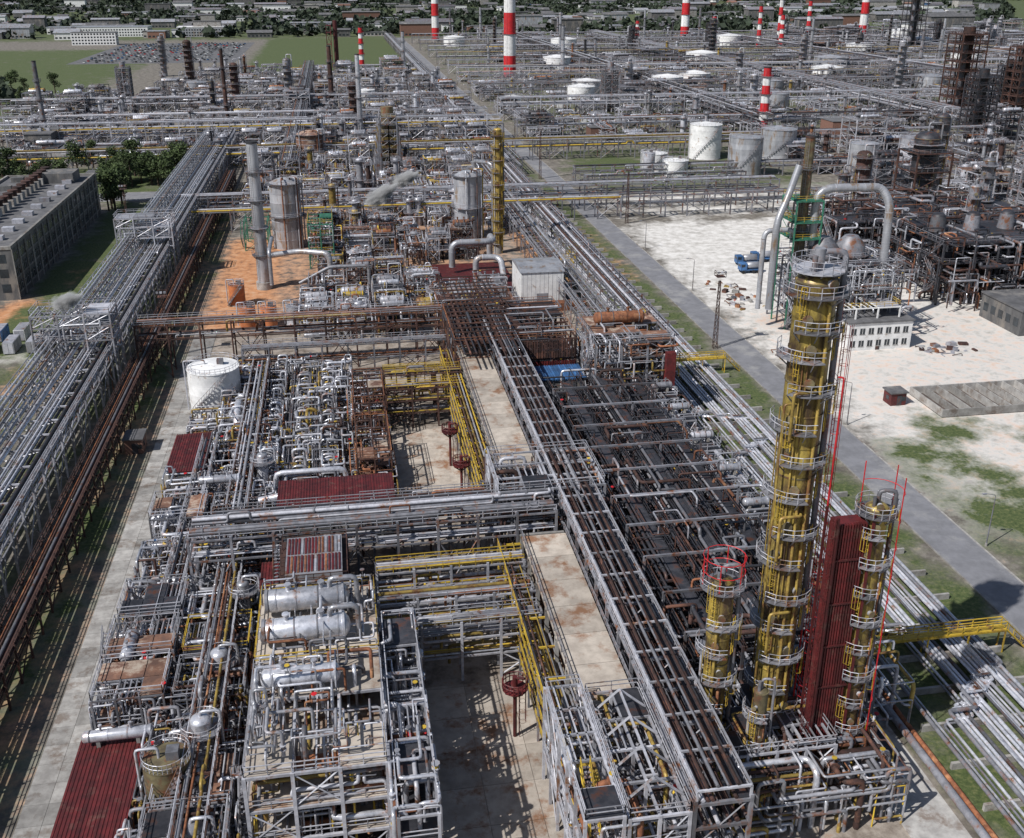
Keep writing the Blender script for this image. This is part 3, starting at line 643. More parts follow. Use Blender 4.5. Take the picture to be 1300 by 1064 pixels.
for i in range(11): mb.box(44.9+i*.28,79.2,0,44.9+i*.28+.16,79.5,31,'redbrown')
mb.box(44.9,79.5,0,48.,81.,31,'redbrown')
for z in range(2,31,5): mb.box(44.8,79.1,z,48.1,81.1,z+.2,'redbrown')
for x in (44.6,48.3):
    for y in (78.9,81.3): mb.beam((x,y,0),(x,y,32),.22,'redbrown')
ladder(mb,44.3,79,0,32,-1,0,'redbrown'); mb.finish('lift_shaft_tower')
# ------------------------------------------------------------------ right ground pipes
mb=MB()
for i in range(25):
    x=61.6+i*.6; r=R.choice((.14,.18,.22,.25)); m=pick([('silver',6),('lgrey',5),('steel',2)]); z=1.+r+(.7 if i%5==0 else 0)
    k=i*.55; pts=[(x,45,z)]
    if 2<i<20: pts+=[(x,82+k,z),(x+3.6,82+k,z),(x+3.6,102-k*.3,z),(x,102-k*.3,z)]
    if 2<i<17: pts+=[(x,150+k,z),(x+3,150+k,z),(x+3,172-k*.4,z),(x,172-k*.4,z)]
    pts+=[(x,640,z)]; mb.poly(pts,r,m,8,.5)
for y in range(48,640,6): mb.box(61.2,y,0,79,y+.35,.85,'concrete')
mb.tube((58.8,45,.8),(58.8,300,.8),.45,'steel',12); mb.tube((59.9,45,.5),(59.9,640,.5),.3,'rust',10)
mb.finish('ground_pipeline')
mb=MB(); rack(mb,'y',190,640,56.5,6,[4,6.5],.9,MIXP,7,'steel',True,6,.3); mb.finish('pipe_rack')
mb=MB(); rack(mb,'y',215,640,69,7,[3,5.2],.9,[('drust',2),('steel',4),('lgrey',3)],7,'steel',False,6,.3,rr=(.15,.35)); mb.finish('pipe_rack')
for y0 in (96,195):
    mb=MB(); mb.box(63,y0,3.4,79,y0+1.1,3.5,'yellow')
    for yy in (y0,y0+1.1): mb.rail((63,yy,3.5),(79,yy,3.5),'yellow',r=.05); mb.beam((63,yy,3.3),(79,yy,3.3),.22,'yellow')
    mb.stairs((59,y0+.55,0),(63,y0+.55,3.5),1.,'yellow','yellow'); mb.stairs((82.5,y0+.55,0),(79,y0+.55,3.5),1.,'yellow','yellow')
    for x in (63,68.5,74,79):
        for yy in (y0,y0+1.1): mb.beam((x,yy,0),(x,yy,3.4),.16,'yellow')
    mb.finish('yellow_footbridge')
def mast(x,y,h):
    mb=MB(); s=.9
    for i in range(int(h/1.6)):
        z=i*1.6; k=1-.6*z/h;k2=1-.6*(z+1.6)/h
        C=[(x+a*s*k/2,y+b*s*k/2,z) for a,b in ((-1,-1),(1,-1),(1,1),(-1,1))];D=[(x+a*s*k2/2,y+b*s*k2/2,z+1.6) for a,b in ((-1,-1),(1,-1),(1,1),(-1,1))]
        for q in range(4): mb.beam(C[q],D[q],.1,'drust'); mb.beam(C[q],D[(q+1)%4],.06,'drust'); mb.beam(D[q],D[(q+1)%4],.06,'drust')
    mb.boxc(x,y,h,2,2,.1,'drust'); mb.railrect(x-1,y-1,x+1,y+1,h+.1,'drust')
    for a in (-.8,0,.8): mb.boxc(x+a,y-1.,h+1,.5,.3,.4,'lgrey')
    mb.finish('floodlight_mast')
for p in ((82.3,210,17),(82.3,420,20),(-66,330,18),(96,335,18),(-40,225,14)): mast(*p)
def lamp(x,y,d=1):
    mb=MB(); mb.cyl(x,y,0,8,.11,'steel',8,.07); mb.poly([(x,y,8),(x,y,8.6),(x+d*1.6,y,9)],.05,'steel',6,.3); mb.boxc(x+d*1.9,y,8.9,.7,.28,.14,'lgrey'); mb.cyl(x,y,0,.5,.2,'concrete',8); mb.finish('street_lamp')
for y in (75,120,165,255,300,350,390): lamp(92.3,y,-1)
# ------------------------------------------------------------------ right side
mb=MB(); x0,y0,x1,y1=111,203,126.5,213
mb.box(x0,y0,0,x1,y1,6.5,'white'); mb.box(x0-.3,y0-.3,6.5,x1+.3,y1+.3,6.9,'roofgrey')
for i in range(7):
    for z in (1.,3.9):
        x=x0+.7+i*2.1; mb.box(x,y0-.04,z,x+1.2,y0+.03,z+1.4,'glass'); mb.box(x-.1,y0-.09,z-.12,x+1.3,y0-.001,z-.01,'concrete'); mb.box(x+.57,y0-.07,z,x+.63,y0-.041,z+1.4,'white')
for j in range(3): y=y0+1.5+j*3; mb.box(x0-.04,y,3.9,x0+.03,y+1.2,5.2,'glass')
mb.box(x0+7.0,y0-.06,0,x0+8.,y0-.002,.9,'dgrey'); mb.finish('white_control_building')
mb=MB(); frame(mb,104,214,129,232,[5,9,13,17],4,3,'steel','dgrey','lgrey',True,True,.35,True,.5); spaghetti(mb,104,208,129,232,6,18,260,SIL); 
frame(mb,108,205,124,213,[9.5],3,1,'white','lgrey','yellow',False,hole=.5)
for xx in (112,119): mb.rings([(xx,222,13),(xx,222,20),(xx,222,22)],[3.4,3.4,1.6],'steel',20); ringplat(mb,xx,222,17.5,3.4,4.4,0,2*pi)
mb.finish('process_furnace')
mb=MB(); mb.poly([(109,222,20),(109,222,33.5),(124.5,221,33.5),(126,219,30),(126,218,9)],.95,'tankgrey',18,4.,2.2); mb.poly([(98,218,6),(98,218,27),(101,220,32),(103.5,221,39)],.8,'tankgrey',18,3,2.2)
mb.poly([(97,222,5),(97,222,24),(104,222,24),(104,222,21)],.6,'tankgrey',14,2,2.)
mb.finish('flue_gas_duct'); stack('flue_stack',106.5,223,45,1.3,False,'olive',6,16,1.1)
mb=MB(); frame(mb,103.5,220,110,228,[22,26,31],1,1,'green','green','yellow',True,True,.3,False,.6); mb.finish('duct_support_frame')
mb=MB(); mb.box(112,165,0,150,165.3,1.6,'concrete'); mb.box(112,177,0,150,177.3,1.6,'concrete')
for i in range(14): mb.box(112+i*2.9,165.3,0,112.25+i*2.9,177,1.6,'concrete'); 
mb.box(112,165,.0,150,177,.1,'stained'); mb.finish('concrete_bunker_wall')
for k,(x,y) in enumerate(((113,276),(119,279),(111,268))):
    mb=MB(); mb.box(x,y,.9,x+6.5,y+2.4,1.2,'blue'); mb.box(x,y,1.2,x+1.9,y+2.4,3,'blue'); mb.box(x+.2,y-.03,2,x+1.3,y+.01,2.7,'glass'); mb.box(x-.03,y+.3,2,x+.01,y+2.1,2.7,'glass')
    mb.rings([(x+2.1,y+1.2,2.2),(x+2.3,y+1.2,2.2),(x+6.2,y+1.2,2.2),(x+6.4,y+1.2,2.2)],[.5,1.,1.,.5],'tankgrey',12)
    for a in (.9,4.,5.4):
        for b in (.1,2.3): mb.tube((x+a,y+b-.15,.5),(x+a,y+b+.15,.5),.5,'darkhole',12)
    mb.finish('tanker_truck')
def junk(x0,y0,x1,y1,n):
    mb=MB(); spaghetti(mb,x0,y0,x1,y1,.15,.5,n//2,RUS,(.05,.1),5,(1,3)); 
    for i in range(n): mb.boxc(R.uniform(x0,x1),R.uniform(y0,y1),0,R.uniform(.4,2.2),R.uniform(.3,1.5),R.uniform(.15,.9),pick(RUS+[('lgrey',3),('concrete',3)]),R.random()*3)
    mb.finish('scrap_metal_pile')
junk(97,236,107,262,26); junk(98,72,120,98,16); junk(136,150,150,158,14); junk(94,200,103,206,10); junk(128,196,142,203,14); junk(120,260,136,275,18)
mb=MB()
frame(mb,150,232,205,262,[6,11,16],6,3,'dgrey','dgrey','steel',True,True,.45,True,.4); spaghetti(mb,148,225,205,265,2,18,420,DRK+[('silver',2)],(.12,.36))
frame(mb,140,270,205,300,[7,13],7,3,'dgrey','dgrey','steel',True,True,.45,True,.4); spaghetti(mb,140,268,205,305,2,16,420,DRK+[('silver',1)],(.12,.36))
for x in (156,166,176,188): mb.cyl(x,246,16,20,2.2,'steel',14,1.8); mb.dome(x,246,20,1.8,1,'dgrey',14)
mb.finish('dark_process_unit')
mb=MB(); mb.box(156,206,0,190,222,6,'wallgrey'); mb.box(155.7,205.7,6,190.3,222.3,6.4,'roofgrey')
for i in range(10): mb.box(157.5+i*3,205.95,2,159.5+i*3,206.02,4,'glass')
for i in range(5): mb.box(155.95,207+i*3,2,156.02,208.8+i*3,4,'glass')
mb.finish('workshop_building')
for x,y,h,r,m in ((189,311,30,4,'dgrey'),(178,330,22,2.5,'drust'),(205,330,34,2.5,'dgrey'),(166,320,18,1.6,'steel'),(198,290,26,1.8,'steel'),(176,262,24,1.5,'steel'),(215,270,30,2,'dgrey')):
    mb=column('d',x,y,h,r,m,near=False,pr=1.6,rail='steel'); 
    if r>=4: frame(mb,x-6,y-6,x+6,y+6,[8,14,20,26],1,1,'drust','dgrey','steel',True,True,.5,False,.0); mb.cyl(x,y,26,30,r*1.1,'drust',20,r*.6)
    mb.finish('reactor_column')
def lattice(x,y,w,h,m,nm='steel_lattice_tower'):
    mb=MB(); frame(mb,x-w/2,y-w/2,x+w/2,y+w/2,[h*(i+1)/9 for i in range(9)],2,2,m,m,m,True,True,.6,False,.3,.08); mb.cyl(x,y,0,h+4,w*.22,m,12); mb.cyl(x-w*.2,y-w*.2,0,h*.9,w*.12,'steel',10); mb.finish(nm)
lattice(372,585,16,46,'drust'); lattice(617,1076,18,95,'dgrey'); lattice(330,500,12,30,'dgrey'); lattice(395,560,14,40,'drust'); lattice(245,330,12,34,'steel')
# ------------------------------------------------------------------ mid zone
stack('flue_stack',-22,276,39,1.7,False,'tankgrey',5,18,1.4)
for x,y,r,h,m in ((-17,322,4.7,20,'tankgrey'),(40,325,4.3,20,'tankgrey'),(-12,467,6,14,'rustdeck')):
    mb=MB(); 
    for i in range(7): mb.cyl(x,y,h*i/7,h*(i+1)/7-.08,r,m,28); mb.cyl(x,y,h*(i+1)/7-.08,h*(i+1)/7+.06,r*1.015,'lgrey',28)
    mb.rings([(x,y,h),(x,y,h+1.),(x,y,h+1.6)],[r,r*.6,r*.2],m,28); ringplat(mb,x,y,h,r*.98,r+1,0,2*pi); ringplat(mb,x,y,h*.5,r,r+1.2,-2.5,.5)
    for q in range(5): a=-pi/2+R.uniform(-1.5,1.5); mb.poly([(x+r*.5*math.cos(a),y+r*.5*math.sin(a),h+.5),(x+r*.5*math.cos(a),y+r*.5*math.sin(a),h+2),(x+(r+.6)*math.cos(a),y+(r+.6)*math.sin(a),h+2),(x+(r+.6)*math.cos(a),y+(r+.6)*math.sin(a),0)],.22,pick(MIXP),8)
    mb.finish('reactor_vessel')
mb=column('d',46.5,303,37,1.2,'goldpipe',pr=.9,near=True,rail='goldpipe'); mb.finish('distillation_column')
mb=MB(); 
for i in range(8): w=13-i*.9; frame(mb,20.7-w/2,427,20.7+w/2,439,[0.1+3.2*i,3.2*(i+1)],2,2,'steel','olive',pick([('goldpipe',2),('lgrey',3)]),True,True,.35,False,.3,.07)
mb.cyl(20.7,433,0,29,2.6,'olive',16); mb.finish('stepped_platform_tower')
mb=MB(); mb.poly([(-20.5,276,9),(-12,276,10),(-4,272,10),(-4,272,4)],.75,'tankgrey',14,2,1.8); mb.poly([(-19,276,14),(-19,262,14),(-19,262,5)],.5,'silver',14,2,1.8)
mb.poly([(-12,262,5),(-4,262,9),(6,262,9),(6,262,2)],.45,'lgrey',12); mb.poly([(30,282,2),(30,282,9),(42,282,9),(42,290,9),(42,290,3)],.9,'tankgrey',14,2.5,1.8); mb.poly([(36,276,2),(36,276,6),(43,276,6),(43,270,2)],.85,'tankgrey',14,2.5,1.8)
mb.poly([(42,322,23),(42,322,25),(47,316,25),(47,316,4)],.6,'silver',12,2); mb.finish('insulated_duct')
mb=MB(); mb.box(23,262,.0,46,292,.2,'redbrown'); mb.box(40,243,0,60,246,2.,'rust'); mb.finish('red_pump_pad')
mb=MB(); x0,x1,y0,y1,z=44,55,248,262,9; mb.box(x0,y0,0,x1,y1,z,'white')
mb.add([(x0-.3,y0-.3,z),(x1+.3,y0-.3,z),(x1+.3,y1+.3,z),(x0-.3,y1+.3,z),(x0-.3,(y0+y1)/2,z+1.2),(x1+.3,(y0+y1)/2,z+1.2)],[(0,1,5,4),(2,3,4,5),(1,2,5),(3,0,4)],'tankgrey')
mb.box(x0+4,y0-.05,0,x0+7,y0-.002,3.4,'lgrey')
for i in range(10): mb.box(x0+.4+i*1.1,y0-.03,.2,x0+.46+i*1.1,y0-.002,z-.1,'lgrey')
mb.finish('white_metal_shed')
for i in range(5):
    mb=MB(); x,y=62+i*2,282+i*5; mb.box(x,y,0,x+3.4,y+3,.3,'yellow')
    for a in (0,3.4):
        for b in (0,3): mb.beam((x+a,y+b,0),(x+a,y+b,2),.2,'yellow')
    mb.railrect(x,y,x+3.4,y+3,1,'yellow',.06); vessel(mb,x+1.7,y+1.5,1.1,1.8,.5,'x','silver',10,False); mb.finish('yellow_skid_unit')
def field(name,x0,y0,x1,y1,cw,cd,h,pal,near,skip=.1,steel='steel',rail='lgrey'):
    mb=MB(); x=x0
    while x<x1-1:
        y=y0
        while y<y1-1:
            if R.random()>skip and not (x+cw>82 and x<92): cell(mb,x,y,cw,cd,h*R.uniform(.5,1.3),pal,near,R.choice((steel,steel,'steel','lgrey','lgrey')),rail)
            y+=cd
        x+=cw
    mb.finish(name)
field('process_unit',-12,228,40,262,9,9,8,MIXP,True,.1,'drust')
field('process_unit',-8,264,22,330,8,9,11,MIXP+[('rust',2)],True,.1,'drust')
field('process_unit',-8,332,52,352,9,9,12,MIXP,True,.1,'steel')
field('process_unit',-36,372,56,455,10,10,13,MIXP,True,.08)
field('process_unit',24,296,36,332,8,9,12,DRK,True,.1,'drust')
mb=MB(); frame(mb,-10,294,-3,308,[5,10,13],2,3,'green','green','yellow',True,True,.3,False,.75); frame(mb,-30,318,-23,330,[4,8],1,1,'green','steel','green',hole=.5); spaghetti(mb,-10,294,-3,308,3,13,40,MIXP); mb.finish('green_steel_structure')
tank('storage_tank',-28,262,2,5,'orange'); 
for x in (-24,-19,-13): tank('storage_tank',x,243,1.9,4.5,R.choice(('rust','silver','orange')),stair=False,n=20)
def xr(x0,x1,y,w,zs,pal,steel='steel',n=6): 
    mb=MB(); rack(mb,'x',x0,x1,y,w,zs,.85,pal,8,steel,False,n,.4,rr=(.12,.36),gap=(.2,1.)); mb.finish('pipe_rack')
YP=[('goldpipe',2.5),('yellow',1.5),('lgrey',4),('silver',4),('dgrey',2)]
xr(-61,160,361,8,[6,9],FAR); xr(-61,96,345,4,[7],MIXP,'steel'); xr(96,200,345,5,[5,7.5],FAR)
xr(-170,200,468,7,[6,9],YP); xr(-180,84,535,9,[6,9,12],YP,'lgrey'); xr(92,330,480,7,[5,8],FAR); xr(92,330,536,7,[6,9],FAR); xr(-180,84,590,9,[6,9],FAR,'lgrey'); xr(-200,84,660,10,[7,10],FAR)
xr(95,160,392,5,[4,6],FAR); xr(95,250,412,4,[4,6],FAR)
field('process_unit',-165,478,-66,600,14,14,12,FAR,False,.18)
field('process_unit',-60,470,76,600,12,12,13,FAR+[('goldpipe',1)],False,.08)
field('process_unit',-190,610,80,740,16,16,14,FAR,False,.2)
field('process_unit',-120,745,78,930,20,20,14,FAR,False,.25)
field('process_unit',200,345,330,480,16,16,16,DRK+[('silver',4)],False,.2,'dgrey')
field('process_unit',96,515,420,660,16,16,13,FAR,False,.28)
field('process_unit',96,665,700,900,22,22,16,FAR,False,.32,'steel')
field('process_unit',150,905,950,1400,32,34,20,FAR,False,.3,'dgrey')
for y in (620,700,760,830,900,990,1080,1180,1300):
    xr(96,200+y*.6,y,12,[7,11],FAR,R.choice(('steel','lgrey')),5)
mb=MB()
for x in (220,330,470,620): rack(mb,'y',520,1350,x,12,[7,11],.8,FAR,12,'steel',False,5,.5,rr=(.2,.5),gap=(.3,1.2))
rack(mb,'y',430,940,-20,8,[6,9],.9,FAR,9,'steel',False,6,.4); rack(mb,'y',430,1400,72,9,[4,7],.9,FAR,10,'steel',False,6,.4)
mb.finish('pipe_rack')
for i in range(64):
    y=R.uniform(500,1350); x=R.uniform(110,150+y*.62) if R.random()<.75 else R.uniform(-150,70)
    if (y>930 and x<95) or (115<x<165 and y<845): continue
    if R.random()<.45: mb=column('d',x,y,R.uniform(18,40),R.uniform(1.3,3),pick([('steel',3),('dgrey',2),('drust',1),('lgrey',3)]),near=False,n=12,pr=2,rail='steel',sides=False); mb.finish('reactor_column')
    elif R.random()<.4: lattice(x,y,R.uniform(6,10),R.uniform(16,30),pick([('steel',3),('dgrey',2),('lgrey',1)]))
    else: stack('flue_stack',x,y,R.uniform(25,45),R.uniform(1.,2),False,pick([('silver',2),('steel',1),('drust',.5)]),4,10)
for x,y,r,h,m in ((167,458,7.3,15,'white'),(169.5,415,7,15.5,'tankgrey'),(135,432,5.6,7,'white'),(138.5,413,5.2,7,'white'),(129,420,2.5,9,'lgrey'),(200,452,8,13,'tankgrey'),(215,400,6,14,'tankgrey'),(240,405,6,15,'lgrey'),
    (170,706,10,11,'white'),(160,680,9,10,'white'),(230,715,11,12,'white'),(265,760,12,10,'white'),(300,700,9,10,'tankgrey'),(190,900,12,12,'white'),(330,930,14,12,'white'),(420,860,13,12,'tankgrey'),(520,1000,14,13,'white'),(640,1100,14,12,'white'),(450,1180,14,12,'white'),(250,1150,14,12,'white'),(700,1250,15,12,'white'),(108,640,5,9,'white'),(140,1240,12,10,'white'),(420,700,10,11,'tankgrey'),(-95,760,8,9,'tankgrey'),(20,700,6,8,'white'),(380,780,12,11,'white'),(560,880,13,12,'white'),(270,620,8,10,'tankgrey')):
    tank('storage_tank',x,y,r,h,m,n=24)
for x,y,h,r in ((139.7,844,115,5.),(128,1337,100,4.6),(443,1317,100,5.4),(682,1311,100,5.4),(225,530,33.5,2.5),(26,975,34,2.3),(387,1058,38,2.8),(494,1134,36,2.8),(500,1155,60,2.6),(470,1140,45,2.5),(362,1252,26,2.4),(620,1340,45,3)):
    stack('red_white_smokestack',x,y,h,r,True,nb=7,r2=r*.8)
mb=MB(); mb.cyl(4,980,0,40,2,'redbrown',12); frame(mb,-4,976,0,984,[10,20,30,36],1,1,'redbrown','redbrown',None,True,True,.6,False); mb.finish('reactor_column')
for x,y,w,d,h,m in ((250,500,26,14,9,'brick'),(128,520,14,10,6,'brick')): hut('brick_building',x,y,w,d,h,m)
# ------------------------------------------------------------------ buildings on the left
mb=MB(); x0,x1,y0,y1,H=-114,-85,276,381,13.5
mb.box(x0,y0,0,x1,y1,H,'wallgrey'); 
mb.box(x0-.2,y0-.2,H,x0+.5,y1+.2,H+.9,'concrete');mb.box(x1-.5,y0-.2,H,x1+.2,y1+.2,H+.9,'concrete');mb.box(x0+.5,y0-.2,H,x1-.5,y0+.5,H+.9,'concrete');mb.box(x0+.5,y1-.5,H,x1-.5,y1+.2,H+.9,'concrete')
mb.box(x0+.6,y0+.6,H,x1-.6,y1-.6,H+.15,'roofgrey')
for z in (2,6.,9.9):
    mb.box(x1+.002,y0+.3,z-.5,x1+.12,y1-.3,z-.2,'concrete')
    for i in range(34):
        y=y0+1.2+i*3.05; mb.box(x1-.1,y,z,x1+.03,y+2.2,z+2.3,'glass'); mb.box(x1+.031,y+1.05,z,x1+.09,y+1.15,z+2.3,'lgrey'); mb.box(x1+.031,y,z+1.5,x1+.07,y+1.04,z+1.58,'lgrey')
    for i in range(8): x=x0+1.5+i*3.4; mb.box(x,y0-.03,z,x+2.2,y0+.1,z+2.3,'glass')
for i in range(18): y=y0+i*6.17; mb.box(x1+.12,y-.25,0,x1+.4,y+.25,H,'concrete')
for i in range(20):
    y=y0+6+i*5; mb.boxc(-100,y,H+.15,3.2,3,2.,'concrete'); mb.cyl(-100,y,H+2.1,H+3.6,1.1,'drust',12); mb.cyl(-100,y,H+3.6,H+4.1,1.5,'drust',12)
    if i%2: mb.boxc(-91,y,H+.15,3,2.2,1.2,'lgrey')
    if i%3==0: mb.boxc(-108,y,H+.15,4,2,1.6,'wallgrey')
mb.boxc(-95,372,H,12,10,3.4,'wallgrey'); mb.finish('industrial_workshop_building')
def bld(name,x,y,w,d,h,wall='wallgrey',roof='roofgrey'):
    mb=MB(); mb.box(x,y,0,x+w,y+d,h,wall); mb.box(x-.3,y-.3,h,x+w+.3,y+d+.3,h+.5,roof)
    k=int(w/3.5)
    for f in range(max(1,int(h/3.5))):
        for i in range(k): mb.box(x+1+i*3.5,y-.06,1.2+f*3.4,x+3+i*3.5,y+.02,2.9+f*3.4,'glass')
        for i in range(int(d/3.5)): mb.box(x+w-.02,y+1+i*3.5,1.2+f*3.4,x+w+.06,y+3+i*3.5,2.9+f*3.4,'glass')
    for i in range(3): mb.boxc(x+w*R.uniform(.2,.8),y+d*R.uniform(.2,.8),h+.5,1.5,1.5,1.2,'lgrey')
    mb.finish(name)
bld('warehouse_building',-128,488,32,20,6,'concrete'); bld('warehouse_building',-145,520,12,24,9,'wallgrey'); bld('warehouse_building',-100,430,14,10,5,'concrete')
bld('office_building',-300,1330,50,16,14,'white'); bld('warehouse_building',-330,1500,90,40,12,'white','tankgrey'); bld('warehouse_building',-200,1480,60,30,12,'tankgrey','white')
for i in range(9):
    mb=MB(); x=-92+ (i%5)*5; y=232+(i//5)*9; m=R.choice(('tankgrey','blue','white','tankgrey')); mb.box(x,y,.2,x+2.4,y+6,2.8,m); mb.box(x+.1,y+.1,2.8,x+2.3,y+5.9,2.86,'lgrey')
    for q in range(10): mb.box(x+2.4,y+.4+q*.55,.4,x+2.46,y+.6+q*.55,2.6,m)
    mb.box(x+.2,y-.05,.3,x+1.15,y,2.7,'lgrey'); mb.box(x+1.25,y-.05,.3,x+2.2,y,2.7,'lgrey'); mb.finish('shipping_container')
# ------------------------------------------------------------------ far city, parked cars
mb=MB()
for i in range(850):
    y=R.uniform(1440,3300); x=R.uniform(-.42*y-100,.62*y+60)
    w,d,h=R.uniform(8,40),R.uniform(8,24),R.uniform(4,10)
    if R.random()<.08: h=R.uniform(12,20);w=R.uniform(20,70)
    m=pick([('white',3),('tankgrey',3),('concrete',3),('brick',.7),('wallgrey',5),('blue',.2)]); mb.box(x,y,0,x+w,y+d,h,m)
    if R.random()<.6: mb.add([(x-1,y-1,h),(x+w+1,y-1,h),(x+w+1,y+d+1,h),(x-1,y+d+1,h),(x-1,y+d/2,h+d*.2),(x+w+1,y+d/2,h+d*.2)],[(0,1,5,4),(2,3,4,5),(1,2,5),(3,0,4)],pick([('roofgrey',5),('tankgrey',2),('brick',.3),('steel',2)]))
    else: mb.box(x-.5,y-.5,h,x+w+.5,y+d+.5,h+.8,pick([('roofgrey',5),('tankgrey',2),('lgrey',1)]))
    for q in range(int(w/5)): mb.box(x+1+q*5,y-.1,1.5,x+4+q*5,y+.1,min(h-1,3.5),'glass')
mb.finish('distant_town')
mb=MB()
for r_ in range(17):
    for i in range(38):
        if R.random()<.4: continue
        x=-236+i*3.6+R.uniform(-.3,.3);y=1062+r_*17+R.uniform(-1,1); m=pick([('white',2.5),('tankgrey',3),('dgrey',5),('red',1.3),('blue',2.2),('steel',3)]); mb.box(x,y,.4,x+1.9,y+4.5,1.,m); mb.box(x+.15,y+1,1.,x+1.75,y+3.6,1.5,'glass')
mb.finish('parked_cars')
mb=MB(); mb.box(-245,1050,.004,-92,1350,.04,'roofgrey'); mb.finish('parking_lot')
# ------------------------------------------------------------------ trees
def leafmass(mb,cx,cy,cz,rx,rz,n,s,mat='leaf'):
    for _ in range(n):
        a=R.uniform(0,2*pi);u=R.uniform(-1,1);q=R.random()**.4; rr=math.sqrt(1-u*u)*q
        x,y,z=cx+rx*rr*math.cos(a),cy+rx*rr*math.sin(a),cz+rz*u*q
        d1=Vector((R.gauss(0,1),R.gauss(0,1),R.gauss(0,.6))).normalized()*s*R.uniform(.6,1.3); d2=d1.cross(Vector((R.gauss(0,1),R.gauss(0,1),R.gauss(0,1)))).normalized()*s*R.uniform(.5,1.)
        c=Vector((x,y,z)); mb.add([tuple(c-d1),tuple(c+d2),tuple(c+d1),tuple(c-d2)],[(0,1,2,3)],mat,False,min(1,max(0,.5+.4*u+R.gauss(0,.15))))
tm=[]
for k in range(4):
    mb=MB(); h=R.uniform(8,11); mb.rings([(0,0,0),(.1,.1,h*.4),(.2,-.1,h*.85)],[.28,.2,.06],'bark',8)
    for i in range(8):
        a=i*2.4;z=h*R.uniform(.3,.8);l=R.uniform(1.5,3.2)*(1.2-z/h); e=(math.cos(a)*l,math.sin(a)*l,z+R.uniform(.8,1.8)); mb.rings([(0.1,0,z),e],[.1,.03],'bark',5)
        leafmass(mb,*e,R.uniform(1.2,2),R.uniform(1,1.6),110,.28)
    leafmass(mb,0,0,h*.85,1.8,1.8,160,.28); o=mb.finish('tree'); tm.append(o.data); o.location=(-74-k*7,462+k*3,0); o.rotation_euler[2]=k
for _ in range(110):
    t=R.random()
    if t<.3: x,y=R.uniform(-95,-64),R.uniform(420,465)
    elif t<.6: x,y=R.uniform(-175,-105),R.uniform(425,480)
    elif t<.66: x,y=R.uniform(-84,-80),R.uniform(385,400)
    else: x,y=R.uniform(-400,-190),R.uniform(560,900)
    o=bpy.data.objects.new('tree',R.choice(tm)); bpy.context.scene.collection.objects.link(o); o.location=(x,y,-.1); s=R.uniform(.8,1.5); o.scale=(s*1.1,s*1.1,s); o.rotation_euler[2]=R.random()*6
mb=MB()
def clump(x,y,s):
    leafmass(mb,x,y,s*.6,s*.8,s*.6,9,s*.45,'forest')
for _ in range(10000):
    y=R.uniform(1450,3500); x=R.uniform(-.45*y-100,.65*y+60)
    if math.sin(x*.006+y*.004)+math.sin(x*.011-y*.007)>R.uniform(-1.5,.4): clump(x,y,R.uniform(6,12))
for _ in range(6500):
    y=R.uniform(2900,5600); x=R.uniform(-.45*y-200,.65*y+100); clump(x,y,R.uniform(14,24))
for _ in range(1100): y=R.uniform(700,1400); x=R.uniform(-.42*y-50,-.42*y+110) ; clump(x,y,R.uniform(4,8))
mb.finish('distant_forest')
# ------------------------------------------------------------------ steam
vm=bpy.data.materials.new('steam'); vm.use_nodes=True; N=vm.node_tree.nodes; L=vm.node_tree.links
N.remove(N['Principled BSDF']); pv=N.new('ShaderNodeVolumeScatter'); pv.inputs['Color'].default_value=(1,1,1,1); pv.inputs['Anisotropy'].default_value=.0
em=N.new('ShaderNodeEmission'); 
tc=N.new('ShaderNodeTexCoord'); ns=N.new('ShaderNodeTexNoise'); ns.inputs['Scale'].default_value=2.2; ns.inputs['Detail'].default_value=4; L.new(tc.outputs['Object'],ns.inputs['Vector'])
ln=N.new('ShaderNodeVectorMath'); ln.operation='LENGTH'; L.new(tc.outputs['Object'],ln.inputs[0])
fo=N.new('ShaderNodeMapRange'); fo.inputs[1].default_value=.2;fo.inputs[2].default_value=.98;fo.inputs[3].default_value=.4;fo.inputs[4].default_value=-.3; L.new(ln.outputs['Value'],fo.inputs[0])
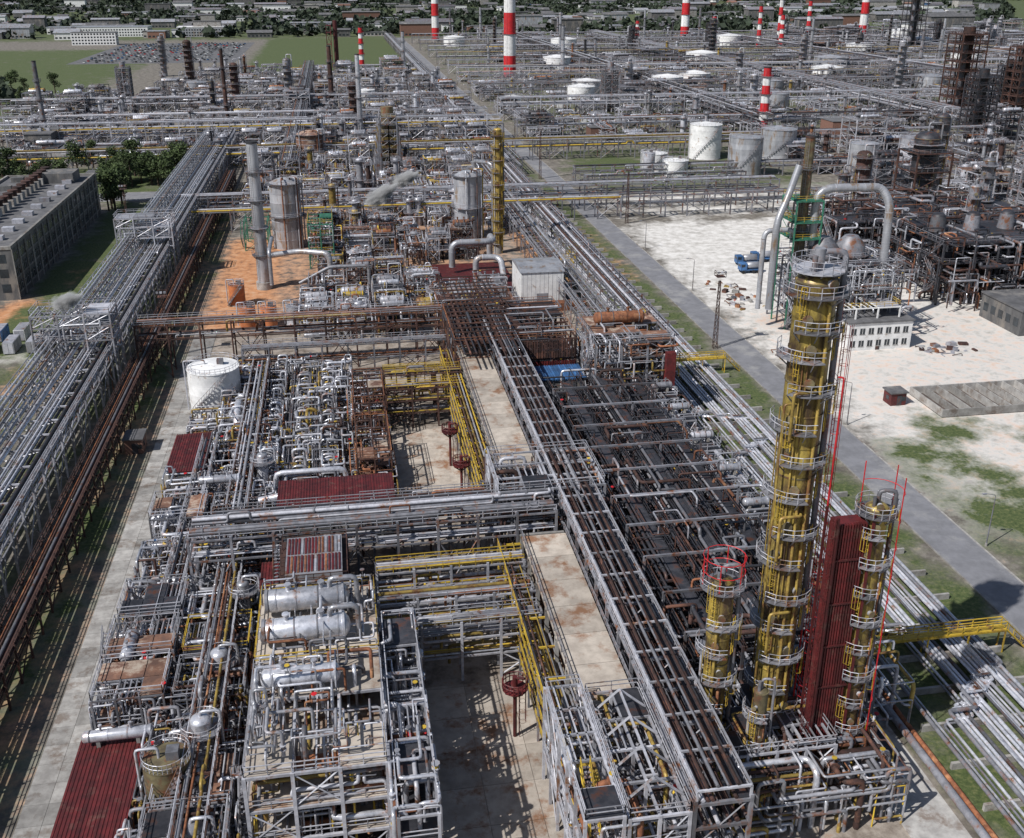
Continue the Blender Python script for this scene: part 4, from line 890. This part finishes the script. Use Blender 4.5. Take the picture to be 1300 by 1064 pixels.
ad=N.new('ShaderNodeMath');ad.operation='ADD';L.new(ns.outputs[0],ad.inputs[0]);L.new(fo.outputs[0],ad.inputs[1])
de=N.new('ShaderNodeMapRange');de.inputs[1].default_value=.42;de.inputs[2].default_value=.75;de.inputs[3].default_value=0;de.inputs[4].default_value=2.2;L.new(ad.outputs[0],de.inputs[0])
L.new(de.outputs[0],pv.inputs['Density']); L.new(pv.outputs[0],N['Material Output'].inputs['Volume']); N.remove(em)
for (x,y,z,a,b,c,ry) in ((12,318,16,8,4.5,3.4,.5),(20,322,20,6,4,3,.35),(122,212,12,3,2.5,3.6,0),(-55,206,19.5,4.5,2.5,2.4,.3)):
    bpy.ops.mesh.primitive_uv_sphere_add(segments=24,ring_count=12,location=(x,y,z)); o=bpy.context.object; o.name='steam_plume'; o.scale=(a,b,c); o.rotation_euler=(0,-ry,0); o.data.materials.append(vm)
# ------------------------------------------------------------------ light, world, camera
sc=bpy.context.scene
w=bpy.data.worlds.new('World');sc.world=w;w.use_nodes=True;N=w.node_tree.nodes
sd=Vector((-.66,-.36,.80)).normalized()
sky=N.new('ShaderNodeTexSky');sky.sky_type='NISHITA';sky.sun_disc=False;sky.sun_elevation=math.asin(sd.z);sky.sun_rotation=math.atan2(sd.x,sd.y)
w.node_tree.links.new(sky.outputs[0],N['Background'].inputs[0]);N['Background'].inputs[1].default_value=.075
l=bpy.data.lights.new('sun','SUN');l.energy=5.;l.angle=math.radians(.5);l.color=(1,.97,.93);lo=bpy.data.objects.new('sun',l);sc.collection.objects.link(lo);lo.rotation_euler=sd.to_track_quat('Z','Y').to_euler()
cam=bpy.data.cameras.new('camera');co_=bpy.data.objects.new('camera',cam);sc.collection.objects.link(co_);sc.camera=co_
cam.lens=36;cam.sensor_width=36;cam.sensor_fit='HORIZONTAL';cam.shift_y=-45/1300;cam.clip_end=30000;cam.clip_start=1
co_.location=(0,0,80);co_.rotation_euler=(math.radians(90-21.9),0,math.radians(-9.52))
sc.view_settings.view_transform='Standard';sc.view_settings.look='None';sc.view_settings.exposure=0
print('build',time.time()-T0)
